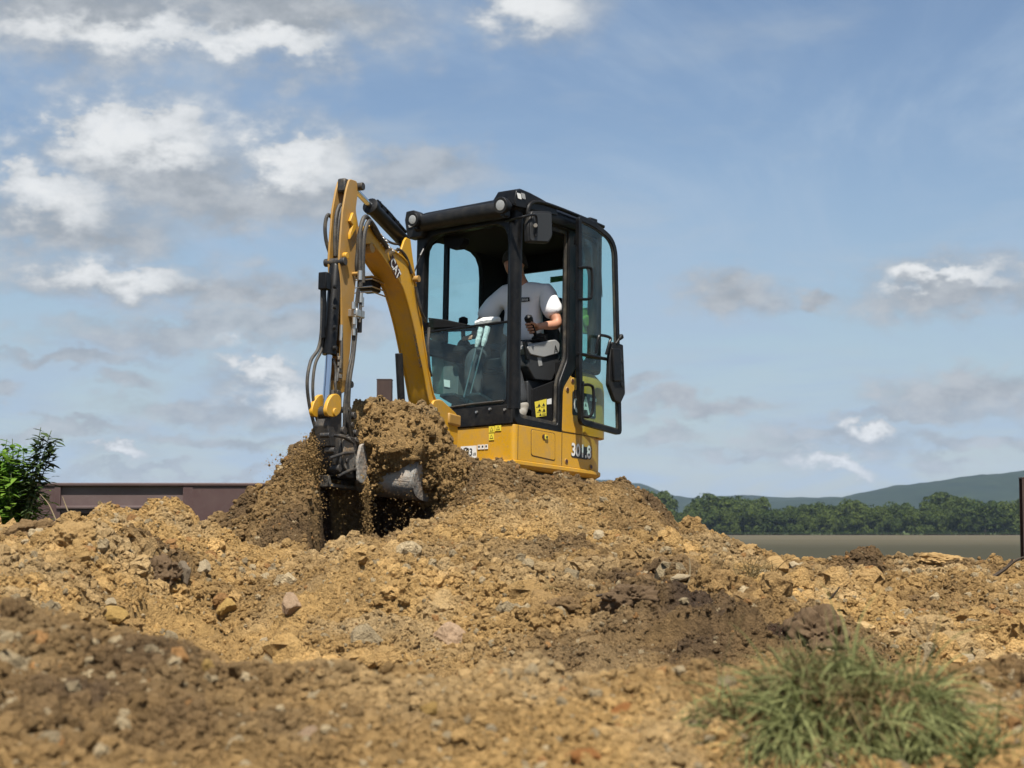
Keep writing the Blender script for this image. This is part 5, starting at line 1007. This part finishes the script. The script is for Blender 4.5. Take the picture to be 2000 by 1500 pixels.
SL = [(62, 1030, 42, 25, 'brown', 'dirt_clod', 'big brown clod with a dark face next to the green shrub', 'clod', .35), (138, 1040, 46, 32, 'tan', 'dirt_clod', 'big tan clod on the bank in front of the brown wall panel', 'clod', .55),
      (398, 1106, 17, 14, 'pale', 'stone', 'pale cream stone lying right of the dark cracked clod', 'stone', 1), (360, 1112, 13, 24, 'grey', 'stone', 'upright grey brown stone leaning at the crack of the dark clod', 'stone', 1),
      (310, 1110, 40, 34, 'dark', 'dirt_clod', 'dark crumbly clod with a crack on the left bank', 'clod', .3), (441, 1183, 22, 19, 'yellow', 'stone', 'round yellow stone above the blurred near bank', 'stone', .9), (572, 1172, 19, 24, 'pink', 'stone', 'white and pink stone in the middle of the pebbly bank', 'stone', .9),
      (222, 1196, 27, 17, 'yellow', 'stone', 'bright yellow stone at the edge of the blurred near bank', 'stone', 1), (214, 1174, 12, 14, 'pale', 'stone', 'small pale stone standing on the bright yellow stone', 'stone', 1), (880, 1236, 32, 36, 'pink', 'stone', 'large pale pinkish stone beside the dark soil patch', 'stone', .85),
      (1218, 1384, 25, 16, 'orange', 'stone', 'blurred bright orange stone in the foreground', 'stone', 1), (1150, 1474, 32, 20, 'orange', 'stone', 'blurred dull orange stone at the bottom edge', 'stone', .9), (608, 1432, 29, 15, 'pink', 'stone', 'blurred pale pink stone in the left foreground', 'stone', 1),
      (1518, 1098, 25, 21, 'tan', 'stone', 'angular tan block on the ridge in front of the field', 'stone', 1), (1458, 1070, 23, 12, 'tan', 'dirt_clod', 'flat clod on the ridge left of the angular block', 'clod', .5), (1553, 1102, 13, 9, 'pale', 'stone', 'small pale stone right of the angular block', 'stone', 1), (1328, 1124, 22, 8, 'pale', 'stone', 'flat whitish stone above the dark soil patch', 'stone', 1),
      (1600, 1222, 54, 60, 'dark', 'dirt_clod', 'dark cracked clod over a black hollow behind the grass sod', 'clod', .35), (1882, 1288, 24, 16, 'pale', 'stone', 'pale rough stone right of the grass sod', 'stone', .9), (1170, 1046, 16, 13, 'pale', 'stone', 'pale stone at the foot of the excavator mound', 'stone', .9), (1330, 1092, 20, 16, 'brown', 'dirt_clod', 'rounded brown clod above the flat whitish stone', 'clod', .4),
      (1622, 1078, 26, 13, 'tan', 'dirt_clod', 'rounded yellow clod on the crest in front of the field', 'clod', .35), (1840, 1092, 52, 15, 'tan', 'dirt_clod', 'long low yellow lump on the crest near the right post', 'clod', .3), (840, 1380, 22, 16, 'yellow', 'stone', 'blurred yellowish stone in the centre foreground', 'stone', .9), (20, 1358, 11, 9, 'pale', 'stone', 'blurred small white pebble at the left edge', 'stone', .9),
      (960, 1424, 13, 10, 'pale', 'stone', 'blurred small whitish pebble in the centre foreground', 'stone', .9), (405, 1296, 15, 13, 'yellow', 'stone', 'blurred tan pebble on the crest of the near bank', 'stone', .9), (518, 1250, 10, 6, 'pale', 'stone', 'flat white pebble just above the near bank', 'stone', .9), (30, 1190, 30, 34, 'brown', 'dirt_clod', 'brown clod with a shadowed hollow at the left edge', 'clod', .35),
      (1230, 1160, 50, 30, 'dark', 'dirt_clod', 'dark lumpy clod in the brown soil patch', 'clod', .3), (1110, 1180, 40, 24, 'brown', 'dirt_clod', 'low brown clod at the left of the dark patch', 'clod', .3), (1780, 1170, 18, 14, 'brown', 'dirt_clod', 'small brown clod on the yellow slope at the right', 'clod', .4)]
for k, (px_, py_, rx_, ry_, kd, nm, lb_, ct, hd) in enumerate(SL): stone(px_, py_, rx_, ry_, kd, nm, lb_, ct, 40 + k, hd)

# ------------------------------------------------------------------ grass sod, tufts, dry stalks, roots
def grass_mat(name, c1, c2, c3):
    m = leaf_mat(name, c1, c2, .3); return m
M_GRASS = leaf_mat('grass_blades', (.045, .060, .018), (.29, .30, .12), .3); M_GRASS2 = leaf_mat('withered_blades', (.08, .065, .03), (.30, .22, .10), .2)
def blades(name, roots, dirs, L0, w, m, parent, seed, droop=1.6, seg=6):
    r_ = np.random.default_rng(seed); V = []; Fc = []
    L0 = np.broadcast_to(np.asarray(L0, float), (len(roots),))
    for p, d, l0 in zip(roots, dirs, L0):
        L_ = l0 * r_.uniform(.4, 1.35); d = d + r_.normal(size=3) * .3; d /= np.linalg.norm(d); side = np.cross(d, r_.normal(size=3)); side /= np.linalg.norm(side); b0 = len(V); q = np.array(p, float); g = r_.uniform(.5, 1.4) * droop; cur = r_.normal(size=3) * .6
        for i in range(seg + 1):
            t = i / seg; ww = w * (1 - t ** 2 * .85) * .5; V += [tuple(q - side * ww), tuple(q + side * ww)]; d = d + np.array([0, 0, -g / seg]) + cur / seg; d /= np.linalg.norm(d); q = q + d * L_ / seg
        Fc += [(b0 + 2 * i, b0 + 2 * i + 1, b0 + 2 * i + 3, b0 + 2 * i + 2) for i in range(seg)]
    me = bpy.data.meshes.new(name); me.from_pydata(V, [], Fc); me.materials.append(m); me.polygons.foreach_set('use_smooth', [True] * len(me.polygons)); return link(name, me, parent)
sod_c = WP(1612, 1436, 3.0); sod = empty('grass_sod', tuple(sod_c)); T(sod, 'upturned sod with long drooping green grass in the foreground', 'sod')
bm = bmesh.new(); bmesh.ops.create_icosphere(bm, subdivisions=5, radius=1); SR = np.array([.205, .16, .085])
for v in bm.verts:
    d = v.co.normalized(); k = 1 + .16 * mnoise.fractal(d * 2.2, 1, 2, 3) + .07 * mnoise.fractal(d * 9, .8, 2, 3); v.co = Vector((d.x * SR[0] * k, d.y * SR[1] * k, d.z * SR[2] * k + .04 * d.x * .6))
me = bpy.data.meshes.new('soil_clump'); bm.to_mesh(me); vs_ = np.array([v.co[:] for v in bm.verts]); bm.free(); me.polygons.foreach_set('use_smooth', [True] * len(me.polygons)); me.materials.append(RM_['brown']); link('soil_clump', me, sod)
r_ = np.random.default_rng(3); u = vs_ / SR; sel = vs_[(u[:, 2] > -.6) & (u[:, 1] < .6)]
def clumps(nc, per, lmin, lmax, w, m, name, seed, droop):
    q_ = np.random.default_rng(seed); Vs = []; Ds = []; ob = []
    for c in range(nc):
        p = sel[q_.integers(0, len(sel))]; n = p / SR ** 2; n /= np.linalg.norm(n); comb = n * .45 + q_.normal(size=3) * .55 + np.array([-.25, -.35, .1]); k = int(per * q_.uniform(.4, 1.6))
        ob.append((p * .96 + q_.normal(size=(k, 3)) * np.array([.014, .014, .008]), comb + q_.normal(size=(k, 3)) * .16, q_.uniform(lmin, lmax)))
    roots = np.concatenate([o[0] for o in ob]); dirs = np.concatenate([o[1] * 1.0 for o in ob]); ls = np.concatenate([np.full(len(o[0]), o[2]) for o in ob])
    return blades(name, roots, dirs, ls, w, m, sod, seed, droop, 8)
bl_ = clumps(170, 34, .06, .17, .0042, M_GRASS, 'grass', 12, 2.0); bl_['kind'] = 'stuff'
b2_ = clumps(46, 26, .05, .13, .0032, M_GRASS2, 'dry_grass', 13, 1.6); b2_['kind'] = 'stuff'
n_ = 1500; k = r_.integers(0, len(sel), n_); cr_ = sel[k] * 1.0 + r_.normal(size=(n_, 3)) * .004; crumbs('clinging_soil', cr_, power(n_, .003, .012), np.clip((OCH * .4 + DRK * .6) * rng.uniform(.6, 1.4, (n_, 1)), 0, .7), None, sod)
def tuft(name, px, py, n, L_, spread, m, label, seed, w=.004, up=.7):
    p = hit(px, py); e = empty(name, tuple(p)); r_ = np.random.default_rng(seed); rt = r_.normal(size=(n, 3)) * np.array([spread, spread, .008]); o = blades('grass', rt, r_.normal(size=(n, 3)) * .5 + np.array([0, -.2, up]), L_, w, m, e, seed, 1.5); o['kind'] = 'stuff'
    return T(e, label, 'grass')
tuft('grass_tuft', 1470, 1128, 260, .13, .06, M_GRASS2, 'withered grass tuft on the crest of the dark soil patch', 21); tuft('grass_tuft', 1400, 1118, 130, .10, .06, M_GRASS2, 'thin dry grass left of the withered tuft', 22)
tuft('grass_tuft', 1905, 1485, 160, .10, .03, M_GRASS, 'small green tuft at the bottom right of the sod', 23, .004)
tuft('grass_tuft', 1560, 1300, 90, .08, .05, M_GRASS2, 'sparse dry grass behind the sod', 25); tuft('grass_tuft', 1000, 1150, 60, .07, .08, M_GRASS2, 'few dry blades at the left edge of the dark patch', 26)
M_DRY = mat('dry_stalk', (.26, .20, .11), .85, var=.2, bump=.3, bump_scale=60); M_ROOT = mat('dark_root', (.05, .035, .022), .9, var=.2, bump=.3, bump_scale=60)
def stalk(name, pts, D, r, m, label, twigs=()):
    pp = [WP(x, y, D + dz) for x, y, dz in pts]; e = empty(name, tuple(pp[0])); q = [p - pp[0] for p in pp]; n_ = len(spline(q, 5)); MB().tube(spline(q, 5), [r * (1 - .75 * i / n_) for i in range(n_)], 6).build('stem', m, e)
    for tw in twigs: MB().tube(spline([WP(x, y, D + dz) - pp[0] for x, y, dz in tw], 4), r * .45, 5).build('twig', m, e)
    return T(e, label, 'twig')
D0 = hit(1800, 1300)[1]
stalk('dry_weed', [(1800, 1345, 0), (1803, 1300, 0), (1812, 1250, .02), (1806, 1205, .0)], 3.5, .0032, M_DRY, 'thin dry weed stalk standing behind the grass sod', [[(1803, 1300, 0), (1815, 1275, .02), (1830, 1262, .03)], [(1808, 1270, 0), (1798, 1245, 0), (1785, 1228, 0)], [(1812, 1250, 0), (1822, 1230, 0), (1826, 1215, 0)]])
D1 = hit(1250, 1180)[1]
stalk('root', [(1165, 1164, 0), (1195, 1160, -.02), (1225, 1170, -.03), (1245, 1186, 0)], hit(1200, 1170)[1] - .08, .006, M_ROOT, 'thin root curling out of the dark soil patch'); stalk('twig', [(1620, 1172, 0), (1630, 1160, -.02), (1640, 1146, -.03)], hit(1620, 1185)[1] - .05, .008, M_ROOT, 'short dark twig sticking up from the cracked clod')
stalk('twig', [(1938, 1128, 0), (1962, 1112, 0), (1985, 1094, 0), (2010, 1085, 0)], 9.0, .012, M_ROOT, 'bent dark branch beside the right post', [[(1962, 1112, 0), (1972, 1100, 0), (1978, 1092, 0)]])
stalk('dry_weed', [(110, 1018, 0), (95, 985, 0), (78, 965, 0)], 10.2, .005, M_DRY, 'dry stalk bending left in front of the shrub'); stalk('dry_weed', [(138, 1012, 0), (130, 992, 0), (122, 970, 0)], 10.2, .006, M_DRY, 'short dry stalk in front of the recessed wall panel')
stalk('root', [(1345, 1142, 0), (1348, 1110, 0), (1346, 1090, 0)], hit(1346, 1135)[1] - .04, .005, M_DRY, 'pale dry stem standing above the dark patch'); stalk('root', [(1560, 1235, 0), (1566, 1215, -.02), (1570, 1200, 0)], hit(1565, 1230)[1] - .12, .005, M_DRY, 'pale root on the face of the cracked clod')

# ------------------------------------------------------------------ soil in and round the bucket, crumbs pouring down
def world_of(loc): return EM @ np.array(loc) + ET
bw = world_of(BK((-.20, 0, .02)))
LC = bw + np.array([-.02, -.06, .06]); LV = []; LF = []
for q, (cx, cy, cz, ax, ay, az, dn) in enumerate(((0, 0, 0, .27, .25, .27, .15), (-.10, -.02, .06, .17, .18, .22, .14), (.13, .02, .03, .18, .2, .2, .2), (.25, .06, -.12, .16, .2, .17, .25), (.32, .10, -.25, .15, .2, .16, .2), (-.13, -.10, -.06, .07, .07, .14, .16), (.20, -.05, -.09, .10, .10, .12, .14))):
    bm = bmesh.new(); bmesh.ops.create_icosphere(bm, subdivisions=4, radius=1); b0 = len(LV)
    for v in bm.verts:
        d = v.co.normalized(); k = 1 + .22 * mnoise.fractal(d * 2.4 + Vector((q * 3, 0, 0)), 1, 2, 3) + .12 * mnoise.fractal(d * 8 + Vector((q * 5, 0, 0)), .8, 2, 3); LV.append((cx + d.x * ax * k, cy + d.y * ay * k, cz + d.z * (az if d.z > 0 else dn) * k))
    LF += [tuple(x.index + b0 for x in f.verts) for f in bm.faces]; bm.free()
me = bpy.data.meshes.new('soil_load'); me.from_pydata(LV, [], LF); lv = np.array(LV); me.polygons.foreach_set('use_smooth', [True] * len(me.polygons)); me.materials.append(M_SOIL); set_col(me, np.tile(OCH * .5 + DRK * .5, (len(lv), 1)))
ld = link('soil_load', me); ld.location = tuple(LC); T(ld, 'heaped load of loose brown soil in the bucket', kind='stuff')
n_ = 9000; k = rng.integers(0, len(lv), n_); pts = lv[k] + LC + rng.normal(size=(n_, 3)) * .009; crumbs('loose_soil', pts, power(n_, .0045, .034, 2.5), np.clip((OCH * .5 + DRK * .5) * rng.uniform(.6, 1.4, (n_, 1)), 0, .7), 'crumbs on the soil heaped in the bucket')
def pour(n, xc, sx, y0, y1, D, sD, lo, hi, lean=0.0):
    v = rng.random(n); clump = rng.normal(size=n) * (.55 + .6 * np.abs(np.sin(v * 9 + xc))); px_ = xc + lean * v + sx * clump; py_ = y0 + (y1 - y0) * v + rng.normal(size=n) * 9; D_ = D + sD * rng.normal(size=n)
    p = np.array([WP(a, b, c) for a, b, c in zip(px_, py_, D_)]); return p, power(n, lo, hi, 2.6)
PP = [pour(5200, 612, 15, 858, 1090, 10.75, .07, .0015, .008, -26), pour(2600, 585, 22, 885, 1090, 10.75, .08, .0015, .007, -24), pour(700, 556, 22, 895, 1085, 10.7, .08, .0014, .005, -14), pour(1500, 716, 5, 940, 1085, 10.65, .04, .0015, .008, 3), pour(170, 790, 30, 960, 1060, 10.6, .08, .0015, .005), pour(1200, 880, 18, 905, 1040, 10.7, .07, .0015, .006, 18), pour(60, 668, 18, 955, 1080, 10.4, .06, .0015, .004)]
pts = np.concatenate([p for p, _ in PP]); rr = np.concatenate([r_ for _, r_ in PP]); n_ = len(pts)
crumbs('falling_soil', pts, rr, np.clip((OCH * .65 + DRK * .35) * rng.uniform(.6, 1.5, (n_, 1)), 0, .7), 'crumbs of soil pouring down past the bucket')

# ------------------------------------------------------------------ air
hz = MB().box((-4700, -60, -16), (4700, 4700, 130)).build('haze', mat('unused', (.5, .5, .5)), None, flat=True)
hm = bpy.data.materials.new('haze'); hm.use_nodes = True; nt = hm.node_tree; nt.nodes.remove(nt.nodes['Principled BSDF']); pv = nt.nodes.new('ShaderNodeVolumePrincipled'); pv.inputs['Color'].default_value = (.62, .78, 1.0, 1); pv.inputs['Density'].default_value = .00008; pv.inputs['Anisotropy'].default_value = .0
nt.links.new(pv.outputs[0], nt.nodes['Material Output'].inputs['Volume']); hz.data.materials.clear(); hz.data.materials.append(hm); T(hz, 'pale summer haze over the fields and hills', kind='stuff')
